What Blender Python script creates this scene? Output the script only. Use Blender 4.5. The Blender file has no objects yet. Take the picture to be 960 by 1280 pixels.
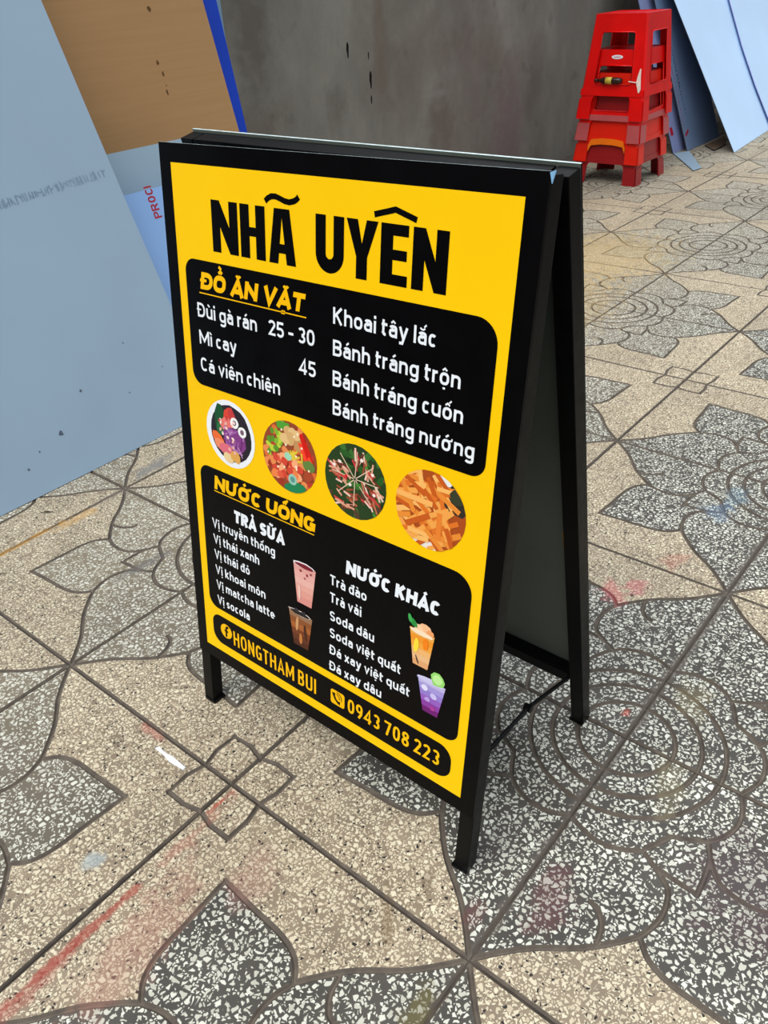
import bpy, bmesh, math, random
from mathutils import Vector, Matrix, geometry
PI = math.pi
SC = bpy.context.scene
COL = SC.collection
T = 0.5                                   # one floor tile is half a metre

# ------------------------------------------------------------------ camera
cam = bpy.data.cameras.new('camera')
cam.sensor_fit = 'HORIZONTAL'; cam.sensor_width = 36.0
cam.lens = 1020.277 / 960 * 36.0
cam.clip_start = 0.05; cam.clip_end = 200
camo = bpy.data.objects.new('camera', cam); COL.objects.link(camo)
w = Vector((1.9641, -0.9687, 0.4539))      # rotation vector world -> view (x right, y down, z forward)
R = Matrix.Rotation(w.length, 3, w.normalized())
M = Matrix((R[0], -R[1], -R[2])).transposed().to_4x4()
M.translation = Vector((-1.0274, -2.6822, 2.3398)) * T
camo.matrix_world = M
SC.camera = camo

# ------------------------------------------------------------------ light
world = bpy.data.worlds.new('overcast_sky'); SC.world = world; world.use_nodes = True
wn = world.node_tree; wn.nodes.clear()
def wnode(t): return wn.nodes.new(t)
bg = wnode('ShaderNodeBackground'); wo = wnode('ShaderNodeOutputWorld'); tc = wnode('ShaderNodeTexCoord')
sx = wnode('ShaderNodeSeparateXYZ'); cr = wnode('ShaderNodeValToRGB')
wn.links.new(tc.outputs['Generated'], sx.inputs[0]); wn.links.new(sx.outputs['Z'], cr.inputs[0])
cr.color_ramp.elements[0].position = 0.0; cr.color_ramp.elements[0].color = (0.08, 0.085, 0.09, 1)
cr.color_ramp.elements[1].position = 0.75; cr.color_ramp.elements[1].color = (1.0, 1.06, 1.13, 1)
e = cr.color_ramp.elements.new(0.25); e.color = (0.36, 0.39, 0.43, 1)
wn.links.new(cr.outputs[0], bg.inputs[0]); bg.inputs[1].default_value = 1.0
wn.links.new(bg.outputs[0], wo.inputs[0])
sun = bpy.data.lights.new('veiled_sun', 'SUN'); sun.energy = 1.5; sun.angle = math.radians(45); sun.color = (1.0, 0.97, 0.92)
suno = bpy.data.objects.new('veiled_sun', sun); COL.objects.link(suno)
suno.rotation_euler = Vector((-0.70, 0.12, 1.0)).to_track_quat('Z', 'Y').to_euler()
suno.location = (-3, -3, 6)
SC.view_settings.view_transform = 'Standard'; SC.view_settings.look = 'None'
SC.view_settings.gamma = 1.0; SC.view_settings.use_curve_mapping = False
SC.view_settings.exposure = 0.5

# ------------------------------------------------------------------ helpers
def srgb(r, g, b):
    f = lambda c: ((c/255+0.055)/1.055)**2.4 if c > 10 else c/255/12.92
    return (f(r), f(g), f(b), 1)
class NT:
    def __init__(s, name):
        s.m = bpy.data.materials.new(name); s.m.use_nodes = True; s.t = s.m.node_tree
        s.b = s.t.nodes['Principled BSDF']
    def n(s, typ, **kw):
        nd = s.t.nodes.new(typ)
        for k, v in kw.items(): setattr(nd, k, v)
        return nd
    def put(s, sock, v):
        if v is None: return
        if isinstance(v, bpy.types.NodeSocket): s.t.links.new(v, sock)
        else: sock.default_value = v
    def math(s, op, a, b=None, clamp=False):
        nd = s.n('ShaderNodeMath', operation=op, use_clamp=clamp); s.put(nd.inputs[0], a); s.put(nd.inputs[1], b); return nd.outputs[0]
    def vmath(s, op, a, b=None):
        nd = s.n('ShaderNodeVectorMath', operation=op); s.put(nd.inputs[0], a); s.put(nd.inputs[1], b); return nd
    def mix(s, f, a, b, blend='MIX'):
        nd = s.n('ShaderNodeMix', data_type='RGBA', blend_type=blend); s.put(nd.inputs[0], f); s.put(nd.inputs[6], a); s.put(nd.inputs[7], b); return nd.outputs[2]
    def ramp(s, v, a, b, lo=0.0, hi=1.0):
        nd = s.n('ShaderNodeMapRange'); s.put(nd.inputs[0], v); nd.inputs[1].default_value = a; nd.inputs[2].default_value = b
        nd.inputs[3].default_value = lo; nd.inputs[4].default_value = hi; return nd.outputs[0]
    def noise(s, vec, scale, detail=3.0, rough=0.5, out=0):
        nd = s.n('ShaderNodeTexNoise'); s.put(nd.inputs['Vector'], vec); nd.inputs['Scale'].default_value = scale
        nd.inputs['Detail'].default_value = detail; nd.inputs['Roughness'].default_value = rough; return nd.outputs[out]
    def pos(s): return s.n('ShaderNodeNewGeometry').outputs['Position']
    def obj(s): return s.n('ShaderNodeTexCoord').outputs['Object']
    def bump(s, h, strength, dist=0.001):
        nd = s.n('ShaderNodeBump'); nd.inputs['Strength'].default_value = strength; nd.inputs['Distance'].default_value = dist
        s.put(nd.inputs['Height'], h); s.put(s.b.inputs['Normal'], nd.outputs[0])
    def base(s, c): s.put(s.b.inputs['Base Color'], c)
    def rough(s, v): s.put(s.b.inputs['Roughness'], v)
def simple(name, col, rough=0.5, spec=0.5, var=0.08, scale=30.0, metal=0.0, stretch=None, bump=0.0):
    k = NT(name); p = k.obj()
    if stretch:
        mp = k.n('ShaderNodeMapping'); mp.inputs['Scale'].default_value = stretch; k.put(mp.inputs[0], p); p = mp.outputs[0]
    nz = k.noise(p, scale, 4)
    dark = tuple(c*(1-var*2) for c in col[:3])+(1,); lite = tuple(min(1, c*(1+var*2)) for c in col[:3])+(1,)
    k.base(k.mix(k.ramp(nz, .3, .7), dark, lite)); k.rough(k.ramp(nz, .3, .7, max(.03, rough-.05), rough+.05))
    k.b.inputs['Specular IOR Level'].default_value = spec; k.b.inputs['Metallic'].default_value = metal
    if bump: k.bump(nz, bump)
    return k.m

def mesh_obj(name, verts, faces, mat, parent=None, mi=None, smooth=False, origin=None):
    """verts in world metres; parent roots carry only a translation"""
    if parent is not None: o0 = Vector(parent['_w'])
    elif origin is not None: o0 = Vector(origin)
    else: o0 = Vector((0, 0, 0))
    me = bpy.data.meshes.new(name)
    me.from_pydata([tuple(Vector(v)-o0) for v in verts], [], faces)
    for m_ in (mat if isinstance(mat, (list, tuple)) else [mat]): me.materials.append(m_)
    if mi: me.polygons.foreach_set('material_index', mi)
    if smooth: me.polygons.foreach_set('use_smooth', [True]*len(faces))
    me.update()
    o = bpy.data.objects.new(name, me); COL.objects.link(o)
    if parent is not None: o.parent = parent; o['_w'] = parent['_w']
    else: o.location = o0; o['_w'] = tuple(o0)
    return o
def root(name, loc, label, cat, group=None):
    o = bpy.data.objects.new(name, None); COL.objects.link(o); o.location = loc; o['_w'] = tuple(loc)
    o.empty_display_size = 0.1
    tag(o, label, cat, group); return o
def tag(o, label=None, cat=None, group=None, kind=None):
    if label: o['label'] = label
    if cat: o['category'] = cat
    if group: o['group'] = group
    if kind: o['kind'] = kind
    return o
class MB:
    def __init__(s): s.v = []; s.f = []
    def hexa(s, p):                      # 8 points: bottom loop 0-3 (ccw from above), top loop 4-7
        n = len(s.v); s.v += [Vector(q) for q in p]
        s.f += [(n, n+3, n+2, n+1), (n+4, n+5, n+6, n+7)] + [(n+i, n+(i+1) % 4, n+4+(i+1) % 4, n+4+i) for i in range(4)]
    def box(s, x0, x1, y0, y1, z0, z1):
        s.hexa([(x0,y0,z0),(x1,y0,z0),(x1,y1,z0),(x0,y1,z0),(x0,y0,z1),(x1,y0,z1),(x1,y1,z1),(x0,y1,z1)])
    def tube(s, pts, r, n=8):
        pts = [Vector(p) for p in pts]; rings = []
        for i, p in enumerate(pts):
            d = (pts[min(i+1, len(pts)-1)]-pts[max(i-1, 0)]).normalized()
            a = d.orthogonal().normalized(); b = d.cross(a)
            rr = r[i] if isinstance(r, (list, tuple)) else r
            st = len(s.v); rings.append(st)
            s.v += [p+(a*math.cos(2*PI*k/n)+b*math.sin(2*PI*k/n))*rr for k in range(n)]
        for a, b in zip(rings, rings[1:]):
            s.f += [(a+k, a+(k+1) % n, b+(k+1) % n, b+k) for k in range(n)]
        s.f += [tuple(rings[0]+k for k in range(n))[::-1], tuple(rings[-1]+k for k in range(n))]
    def build(s, name, mat, parent=None, bevel=0.0, smooth=False, origin=None):
        o = mesh_obj(name, s.v, s.f, mat, parent, smooth=smooth, origin=origin)
        bm = bmesh.new(); bm.from_mesh(o.data); bmesh.ops.recalc_face_normals(bm, faces=bm.faces)
        if bevel:
            bmesh.ops.bevel(bm, geom=[e for e in bm.edges if e.calc_face_angle(0) > .5], offset=bevel, segments=2, affect='EDGES', profile=.6)
        bm.to_mesh(o.data); bm.free(); return o

# ------------------------------------------------------------------ floor materials (terrazzo)
def stains(k, p, c):
    """paint splashes and dirt fixed to the ground: (x, y, rx, ry, angle, colour, strength)"""
    L = [(-.33, -.527, .17, .009, 0.0, (150, 58, 45), .7), (-.42, -.535, .12, .014, 0.0, (150, 70, 60), .5), (-.12, -.525, .10, .012, 0.0, (165, 95, 80), .35),
         (.9, -1.0, 1.3, .013, 0, (96, 88, 80), .8), (-.5, -.5, .5, .005, 0, (60, 52, 46), .8),
         (-.01, -.29, .012, .04, 0, (165, 80, 70), .45), (-.04, -.513, .028, .007, 0, (175, 50, 35), .65), (-.27, -.60, .15, .05, .15, (160, 112, 98), .4),
         (-.10, -.66, .06, .04, .3, (150, 105, 95), .35), (.86, -.80, .05, .03, .3, (200, 90, 100), .45), (.91, -.835, .035, .03, 0, (195, 80, 100), .4), (1.05, -.86, .04, .03, 0, (190, 90, 80), .25),
         (1.30, -.865, .05, .045, .5, (90, 130, 165), .3), (1.40, -.88, .06, .03, .2, (100, 150, 175), .22),
         (.15, -1.045, .07, .035, .2, (100, 60, 62), .5), (.06, -.965, .03, .02, 0, (110, 62, 60), .4), (.17, -.935, .05, .035, 0, (60, 50, 56), .35), (.553, -.975, .014, .010, 0, (190, 60, 40), .7),
         (.20, .498, .13, .010, 0, (190, 140, 50), .55), (.33, .483, .08, .022, 0, (195, 150, 80), .45),
         (.62, .535, .08, .03, 0, (112, 112, 112), .7), (.46, .50, .08, .012, 0, (130, 118, 108), .5), (.30, .16, .09, .018, -.1, (98, 94, 90), .6),
         (-.238, -.429, .018, .024, .6, (150, 160, 160), .75), (-.105, -.985, .05, .02, .3, (100, 92, 50), .6),
         (-.03, -.875, .012, .055, -.9, (112, 90, 62), .6), (.06, -.885, .03, .012, .6, (105, 88, 66), .5), (3.1, .35, .5, .35, 0, (200, 170, 105), .35), (2.4, .2, .5, .25, .1, (195, 165, 105), .3),
         (.35, -1.25, .10, .08, 0, (80, 60, 66), .35), (.28, -1.32, .05, .1, .3, (85, 60, 66), .3), (.66, -1.06, .06, .04, .2, (200, 180, 120), .12), (.45, -1.10, .08, .03, .2, (200, 185, 130), .12)]
    nz = k.noise(p, 28, 4, .65)
    for x, y, rx, ry, an, col, st in L:
        mp = k.n('ShaderNodeMapping'); mp.vector_type = 'TEXTURE'
        mp.inputs['Location'].default_value = (x, y, 0); mp.inputs['Rotation'].default_value = (0, 0, an); mp.inputs['Scale'].default_value = (rx, ry, 1)
        k.put(mp.inputs[0], p)
        ln = k.vmath('LENGTH', k.vmath('MULTIPLY', mp.outputs[0], (1, 1, 0)).outputs[0]).outputs['Value']
        v = k.math('ADD', ln, k.math('MULTIPLY', k.math('SUBTRACT', nz, .5), 2.6))
        c = k.mix(k.ramp(v, 1.05, .5, 0, st), c, srgb(*col))
    return c
def terrazzo(name, matrix, chip_a, chip_b, s1, s2, p1, p2, black, rough=.55, warm=False):
    k = NT(name); p = k.pos()
    # slight distortion so that the stone chips are irregular
    d = k.n('ShaderNodeTexNoise'); k.put(d.inputs['Vector'], p); d.inputs['Scale'].default_value = 90; d.inputs['Detail'].default_value = 1
    dv = k.vmath('MULTIPLY', k.vmath('SUBTRACT', d.outputs['Color'], (.5, .5, .5)).outputs[0], (.008, .008, 0)).outputs[0]
    q = k.vmath('ADD', p, dv).outputs[0]
    def layer(scale, prob, edge):
        a = k.n('ShaderNodeTexVoronoi', voronoi_dimensions='2D', feature='F1'); b = k.n('ShaderNodeTexVoronoi', voronoi_dimensions='2D', feature='DISTANCE_TO_EDGE')
        for nd in (a, b): k.put(nd.inputs['Vector'], q); nd.inputs['Scale'].default_value = scale
        sp = k.n('ShaderNodeSeparateColor'); k.put(sp.inputs[0], a.outputs['Color'])
        e = k.math('SUBTRACT', b.outputs['Distance'], k.math('MULTIPLY', sp.outputs[1], .10))
        m = k.math('MULTIPLY', k.ramp(e, edge, edge+.07), k.math('GREATER_THAN', sp.outputs[0], 1-prob))
        return m, sp.outputs[2]
    m2, r2 = layer(s2, p2, .14); m1, r1 = layer(s1, p1, .16)
    base = k.mix(k.ramp(k.noise(p, 9, 5, .6), .3, .7), tuple(x*.78 for x in matrix[:3])+(1,), tuple(min(1, x*1.2) for x in matrix[:3])+(1,))
    if warm:                              # the tiles laid towards the wall come from a paler, browner batch
        sp_ = k.n('ShaderNodeSeparateXYZ'); k.put(sp_.inputs[0], p)
        wm = k.ramp(k.math('ADD', sp_.outputs[1], k.math('MULTIPLY', k.noise(p, 3, 3), .5)), -.35, .45)
        base = k.mix(wm, base, srgb(122, 112, 94))
    c = k.mix(m2, base, k.mix(r2, chip_b, chip_a))
    c = k.mix(m1, c, k.mix(r1, chip_a, chip_b))
    if warm: c = k.mix(k.math('MULTIPLY', wm, .15), c, srgb(180, 164, 138))
    m3, r3 = layer(230, black, .05)
    c = k.mix(m3, c, srgb(45, 40, 38))
    grime = k.ramp(k.noise(p, 2.3, 6, .6), .35, .75, .84, 1.06)
    c = k.mix(1.0, c, k.n('ShaderNodeCombineColor').outputs[0], 'MULTIPLY') if False else c
    mul = k.n('ShaderNodeVectorMath', operation='SCALE'); k.put(mul.inputs[0], c); k.put(mul.inputs['Scale'], grime)
    # each tile has its own tint
    oi = k.n('ShaderNodeObjectInfo'); mul2 = k.n('ShaderNodeVectorMath', operation='SCALE'); k.put(mul2.inputs[0], mul.outputs[0]); k.put(mul2.inputs['Scale'], k.ramp(oi.outputs['Random'], 0, 1, .93, 1.06))
    c = stains(k, p, mul2.outputs[0])
    k.base(c); k.rough(k.ramp(k.noise(p, 14, 3), .3, .7, rough-.1, rough+.12)); k.b.inputs['Specular IOR Level'].default_value = .35
    k.bump(k.math('ADD', m1, k.noise(p, 300, 2)), .25, .0006)
    return k.m
M_cream = terrazzo('terrazzo_cream', srgb(142, 127, 106), srgb(222, 212, 184), srgb(196, 180, 152), 110, 215, .84, .70, .06)
M_grey = terrazzo('terrazzo_grey', srgb(77, 73, 67), srgb(222, 222, 208), srgb(186, 184, 168), 98, 200, .78, .45, .0, warm=True)
k = NT('groove_grime'); p = k.pos()
gc = k.mix(k.ramp(k.noise(p, 40, 5, .6), .3, .7), srgb(76, 68, 60), srgb(106, 96, 84))
k.base(stains(k, p, gc)); k.rough(.8); k.bump(k.noise(p, 200, 3), .3, .001); M_groove = k.m
k = NT('joint_cement'); p = k.pos()
k.base(k.mix(k.ramp(k.noise(p, 30, 4), .3, .7), srgb(48, 42, 36), srgb(88, 78, 68))); k.rough(.9); M_joint = k.m

# ------------------------------------------------------------------ the moulded tile (flower at local 0,0 - four squares at 1,1)
def spline(pts, sub=4):
    out = []; n = len(pts)
    for i in range(n-1):
        p0 = Vector(pts[max(i-1, 0)]); p1 = Vector(pts[i]); p2 = Vector(pts[i+1]); p3 = Vector(pts[min(i+2, n-1)])
        for j in range(sub):
            t = j/sub
            out.append(.5*((2*p1)+(p2-p0)*t+(2*p0-5*p1+4*p2-p3)*t*t+(3*p1-p0-3*p2+p3)*t**3))
    out.append(Vector(pts[-1])); return out
def arcq(r, n=10): return [Vector((r*math.cos(PI/2*i/n), r*math.sin(PI/2*i/n))) for i in range(n+1)]
mir = lambda pts: [Vector((q[1], q[0])) for q in pts]
LEAF = spline([(1, 0), (.93, .06), (.86, .13), (.78, .235), (.70, .31), (.65, .35)])
LEAF_IN = spline([(.65, .35), (.58, .372), (.51, .37), (.45, .34), (.39, .24)])
PETAL = spline([(.65, .35), (.70, .40), (.724, .48), (.73, .6), (.74, .74)])
FLOW = spline([(.41, 0), (.44, .08), (.435, .16), (.39, .235), (.29, .29)])
SLEAF = spline([(.39, .24), (.42, .31), (.43, .43)])
SQ = [Vector(q) for q in [(1, .86), (.93, .843), (.845, .845)]]
TICK = spline([(.74, .26), (.69, .25), (.65, .22), (.64, .19)])
curves = [arcq(.17), arcq(.26), arcq(.34), LEAF, mir(LEAF), LEAF_IN, mir(LEAF_IN), PETAL, mir(PETAL), FLOW, mir(FLOW), SLEAF, mir(SLEAF), SQ, mir(SQ), TICK]
def dist_seg(p, a, b):
    ab = b-a; L2 = ab.length_squared
    t = 0 if L2 == 0 else max(0, min(1, (p-a).dot(ab)/L2)); return (p-(a+ab*t)).length
SEGS = [(a, b) for c in curves for a, b in zip(c, c[1:])]
grey_poly = [Vector((0, 0))]+LEAF+PETAL[1:]+mir(PETAL)[::-1][1:]+mir(LEAF)[::-1][1:]
def inside(p, poly):
    c = False; j = len(poly)-1
    for i in range(len(poly)):
        a, b = poly[i], poly[j]
        if (a.y > p.y) != (b.y > p.y) and p.x < (b.x-a.x)*(p.y-a.y)/(b.y-a.y)+a.x: c = not c
        j = i
    return c
GW, JW, DEP = .0095, .0095, .0045/T          # half width of groove and joint, depth, in tile units
def tile_mesh():
    V = []; E = []
    def addline(pts, closed=False):
        s = len(V); V.extend(Vector((max(0, min(1, q[0])), max(0, min(1, q[1])))) for q in pts)
        n = len(pts)
        E.extend((s+i, s+i+1) for i in range(n-1))
        if closed: E.append((s+n-1, s))
    g = .0025
    addline([(g, g), (1-g, g), (1-g, 1-g), (g, 1-g)], True)
    addline([(JW, JW), (1-JW, JW), (1-JW, 1-JW), (JW, 1-JW)], True)
    clampf = lambda q: Vector((max(g, min(1-g, q[0])), max(g, min(1-g, q[1]))))
    for c in curves:
        for off in (-GW, -.35*GW, .35*GW, GW):
            out = []
            for i, q in enumerate(c):
                d = (c[min(i+1, len(c)-1)]-c[max(i-1, 0)]).normalized()
                out.append(clampf(q+Vector((-d.y, d.x))*off))
            addline(out)
    for c in curves:
        for q in (c[0], c[-1]): addline([clampf(q+Vector((math.cos(PI*t/4), math.sin(PI*t/4)))*GW*1.02) for t in range(8)], True)
    r = geometry.delaunay_2d_cdt(V, E, [list(range(4))], 1, 1e-5)
    vs, fs = r[0], r[2]
    z = []; dd = []
    for q in vs:
        d = min(dist_seg(q, a, b) for a, b in SEGS)
        e = min(q.x, q.y, 1-q.x, 1-q.y)
        h = 0 if d >= GW*.97 else -DEP*min(1, (GW-d)/(GW*.65))
        h2 = 0 if e >= JW*.97 else -DEP*1.1*(JW-e)/(JW-g)
        z.append(min(h, h2)); dd.append(d)
    verts = [(q.x*T, q.y*T, z[i]*T) for i, q in enumerate(vs)]
    faces = []; mi = []
    for f in fs:
        c = sum((vs[i] for i in f), Vector((0, 0)))/len(f)
        if sum(z[i] for i in f)/len(f) < -DEP*.3: m = 2
        else: m = 1 if inside(c, grey_poly) else 0
        faces.append(tuple(f)); mi.append(m)
    # skirt
    n = len(verts); s = g*T; e = (1-g)*T; b = -.03; t0 = -DEP*1.1*T
    verts += [(s, s, t0), (e, s, t0), (e, e, t0), (s, e, t0), (s, s, b), (e, s, b), (e, e, b), (s, e, b)]
    for i in range(4): faces.append((n+i, n+4+i, n+4+(i+1) % 4, n+(i+1) % 4)); mi.append(3)
    me = bpy.data.meshes.new('tile'); me.from_pydata(verts, [], faces)
    for m_ in (M_cream, M_grey, M_groove, M_joint): me.materials.append(m_)
    me.polygons.foreach_set('material_index', mi); me.update()
    bm = bmesh.new(); bm.from_mesh(me)
    for f in bm.faces:
        f.normal_update()
        if f.normal.z < -1e-6: f.normal_flip()
    bm.to_mesh(me); bm.free()
    return me
floor = MB(); floor.box(-4*T, 24*T, -8*T, 3.3*T, -.12, -.0055)
floor = floor.build('floor', M_joint); tag(floor, kind='structure')
tm = tile_mesh()
rnd = random.Random(5)
for i in range(-3, 21):
    for j in range(-6, 4):
        # keep what the lens (or one a step aside) can see
        vis = False
        for a in (0, 1):
            for b in (0, 1):
                v = R @ (Vector((i+a, j+b, 0))-Vector((-1.0274, -2.6822, 2.3398)))
                if v.z > .3:
                    px, py = 480+1020*v.x/v.z, 640+1020*v.y/v.z
                    if -420 < px < 1500 and -60 < py < 1900: vis = True
        if not vis or (j == 3 and i > 0 and False): continue
        fx = i if i % 2 else i+1; fy = j if j % 2 == 0 else j+1
        s = (1 if fx == i else -1, 1 if fy == j else -1)
        ang = {(1, 1): 0, (-1, 1): PI/2, (-1, -1): PI, (1, -1): -PI/2}[s]
        if j == 3: continue
        o = bpy.data.objects.new('tile', tm); COL.objects.link(o); o.parent = floor
        near = (i < 3)
        o.location = (fx*T, fy*T, rnd.uniform(-.0006, .0006)); o.rotation_euler = (rnd.uniform(-.0012, .0012), rnd.uniform(-.0012, .0012), ang)
# strip of plain cement between the last tile row and the wall
strip = MB(); strip.box(-4*T, 24*T, 3.0*T, 3.3*T, -.03, -.002); strip = strip.build('cement_strip', M_joint, floor)

# ------------------------------------------------------------------ wall
k = NT('raw_concrete'); p = k.pos()
st = k.n('ShaderNodeMapping'); st.inputs['Scale'].default_value = (2.4, 1, 1.3); k.put(st.inputs[0], p)
a = k.noise(st.outputs[0], 1.6, 6, .62); b = k.noise(p, 2.2, 5, .6); c0 = k.noise(p, 60, 3, .6)
col = k.mix(k.ramp(a, .35, .68), srgb(112, 108, 100), srgb(134, 130, 121))
col = k.mix(k.ramp(b, .5, .72, 0, .7), col, srgb(104, 92, 82))
col = k.mix(k.ramp(k.noise(p, 5.5, 4, .5), .62, .72, 0, .5), col, srgb(84, 78, 70))
for x, z, rx, rz, cc, sg in [(4.35, .25, .20, .42, (112, 84, 92), .5), (3.62, .45, .13, .16, (92, 74, 64), .5), (3.62, .59, .16, .02, (140, 136, 128), .5), (3.1, .9, .06, .3, (100, 80, 64), .4),
                          (2.25, 1.0, .12, .35, (78, 70, 62), .6), (3.9, .6, .35, .6, (98, 84, 80), .45), (3.2, .35, .05, .5, (134, 128, 120), .35), (2.75, .62, .08, .12, (80, 74, 66), .45)]:
    mp = k.n('ShaderNodeMapping'); mp.vector_type = 'TEXTURE'; mp.inputs['Location'].default_value = (x, 0, z); mp.inputs['Scale'].default_value = (rx, 1, rz); k.put(mp.inputs[0], p)
    ln = k.vmath('LENGTH', k.vmath('MULTIPLY', mp.outputs[0], (1, 0, 1)).outputs[0]).outputs['Value']
    ln = k.math('ADD', ln, k.math('MULTIPLY', k.math('SUBTRACT', k.noise(p, 14, 4, .6), .5), 1.6))
    col = k.mix(k.ramp(ln, 1.2, .3, 0, sg), col, srgb(*cc))
col = k.mix(k.ramp(c0, .55, .8, 0, .25), col, srgb(90, 86, 80))
k.base(col); k.rough(.85); k.bump(k.math('ADD', c0, k.math('MULTIPLY', b, 3)), .35, .002); M_wall = k.m
wall = MB(); wall.box(-4*T, 24*T, 3.3*T, 3.3*T+.2, -.1, 3.0)
wall = wall.build('wall_back', M_wall); tag(wall, kind='structure')
M_hole = simple('drilled_hole_dark', srgb(28, 24, 22), .9, .1)
for x, z0, z1, r_ in [(5.725, 1.66, 1.80, .009), (6.03, 1.62, 1.69, .004), (6.045, 1.36, 1.52, .010), (6.04, 1.22, 1.30, .005)]:
    mb = MB(); n = 14
    c_ = [Vector((x*T+r_*math.cos(2*PI*i/n)*(1 if math.sin(2*PI*i/n) > 0 else .6), 3.3*T-.0012, (z0+z1)/2*T+(z1-z0)/2*T*math.sin(2*PI*i/n))) for i in range(n)]
    s_ = len(mb.v); mb.v += c_; mb.v += [q+Vector((0, .004, 0)) for q in c_]
    mb.f += [tuple(range(n)), tuple(range(2*n-1, n-1, -1))]+[(i, (i+1) % n, n+(i+1) % n, n+i) for i in range(n)]
    mb.build('wall_chip', M_hole, wall)

# ------------------------------------------------------------------ sign: geometry of the front sheet
SO = Vector((0.20788*T, -1.22803*T, 0)); YAW = -0.00616; KF = 0.14003; SW = 1.24439; ZT = 1.99888; ZB = 0.2455; SH = 0.011086
KR = -0.2007                                     # the rear half leans the other way
SHEET_H = (ZT-ZB)*math.hypot(1, KF)*T; SHEET_W = SW*T
def sgn(x, y, z):                              # sign space (tile units) -> world metres
    cs, sn = math.cos(YAW), math.sin(YAW)
    return Vector((cs*x-sn*y, sn*x+cs*y, z))*T+SO
def front(a, b, off=0.0):                      # a cm from left, b cm from top of the front sheet, off metres proud of its face
    y = SW/2-a/100/T; z = ZT-b/100/T/math.hypot(1, KF)
    z = z*(1-SH*(y/SW+.5))                     # the front half is slightly racked
    q = sgn(KF*z, y, z); nrm = Vector((-1, 0, KF)).normalized()
    return q+nrm*off
sign = root('menu_sandwich_board', SO, 'freestanding black-framed A-frame menu board with bright yellow face, standing alone on the patterned tiles', 'sign')
M_black = simple('black_gloss_paint', srgb(8, 8, 9), .4, .12, .12, 60)
M_print_black = simple('black_print', srgb(6, 5, 6), .3, .08, .05, 20)
M_yellow = simple('yellow_print', srgb(255, 200, 0), .45, .15, .015, 4)
M_orange_y = simple('amber_print', srgb(255, 190, 0), .45, .15, .02, 8)
M_white = simple('white_print', srgb(236, 240, 244), .42, .25, .02, 20)
M_edge = simple('raw_sheet_edge', srgb(190, 205, 205), .35, .5, .1, 80)
M_back = simple('grey_sheet_back', srgb(92, 98, 90), .35, .3, .06, 6)

def slab(pfun, poly, t, name, mats, parent, front_off=0.0):
    """flat polygon with thickness: front face mat 0, back mat 1, rim mat 2"""
    n = len(poly); v = [pfun(a, b, front_off) for a, b in poly]+[pfun(a, b, front_off-t) for a, b in poly]
    f = [tuple(range(n))[::-1], tuple(range(n, 2*n))]+[(i, (i+1) % n, n+(i+1) % n, n+i) for i in range(n)]
    return mesh_obj(name, v, f, mats, parent, mi=[0, 1, 2]+[0]*(n-1))
fs = slab(front, [(0, 0), (SHEET_W*100, 0), (SHEET_W*100, SHEET_H*100), (0, SHEET_H*100)], .003, 'front_panel', [M_print_black, M_back, M_edge], sign)
fs['label'] = 'printed front menu panel facing the viewer'
def rear(a, b, off=0.0):                       # same for the rear sheet, a still counted from the viewer's left
    y = .623-a/100/T; z = 1.992-b/100/T/math.hypot(1, KR)
    q = sgn(0.808+KR*z, y, z)                 # local x origin is the front foot
    nrm = Vector((1, 0, -KR)).normalized()
    return q+nrm*off
RH = (1.992-.235)*math.hypot(1, KR)*T*100
rs = slab(rear, [(0, 0), (SHEET_W*100, 0), (SHEET_W*100, RH), (0, RH)], .003, 'rear_panel', [M_print_black, M_back, M_edge], sign)
rs['label'] = 'rear panel seen from its bare grey-green inside'
# square tube legs and rails behind each sheet
TW = .025
def bar(pf, a0, a1, b0, b1, name, depth=TW, off=-.0032, feet=None):
    p = []
    for (a, b, o_) in [(a0, b1, off), (a1, b1, off), (a1, b1, off-depth), (a0, b1, off-depth), (a0, b0, off), (a1, b0, off), (a1, b0, off-depth), (a0, b0, off-depth)]:
        p.append(pf(a, b, o_))
    if feet is not None:
        for i in range(4): p[i].z = feet
    mb = MB(); mb.hexa(p); return mb.build(name, M_black, sign, bevel=.0012)
W_ = SHEET_W*100; tw = 2.5
FLf = (ZT)*math.hypot(1, KF)*T*100; RLf = 1.992*math.hypot(1, KR)*T*100
for pf, foot, hb in ((front, FLf, SHEET_H*100), (rear, RLf, RH)):
    l1 = bar(pf, .02, tw+.02, .35, foot, 'leg', feet=.004); l2 = bar(pf, W_-tw-.02, W_-.02, .35, foot, 'leg', feet=.004)
    bar(pf, tw+.3, W_-tw-.3, .35, .35+tw, 'top_rail'); bar(pf, tw+.3, W_-tw-.3, hb-tw-.3, hb-.3, 'bottom_rail')
    for l_, aa in ((l1, tw/2+.3), (l2, W_-tw/2-.3)):
        p0 = pf(aa, foot, -.0032-TW/2); mb = MB(); mb.box(p0.x-.0135, p0.x+.0135, p0.y-.0135, p0.y+.0135, .0004, .006)
        f_ = mb.build('foot_cap', M_black, l_)
# hinges between the two top rails
M_hinge = simple('dull_zinc', srgb(120, 128, 135), .4, .5, .1, 50, metal=.8)
for a in (6, W_-6):
    q0 = front(a, 1.6, -.026); q1 = rear(a, 1.6, -.026)
    mb = MB(); mb.hexa([q0+Vector((0, -.02, -.003)), q1+Vector((0, -.02, -.003)), q1+Vector((0, .02, -.003)), q0+Vector((0, .02, -.003)), q0+Vector((0, -.02, .002)), q1+Vector((0, -.02, .002)), q1+Vector((0, .02, .002)), q0+Vector((0, .02, .002))])
    mid = (q0+q1)/2; mb.tube([mid+Vector((0, -.022, .004)), mid+Vector((0, .022, .004))], .004)
    mb.build('hinge', M_hinge, sign)
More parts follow.
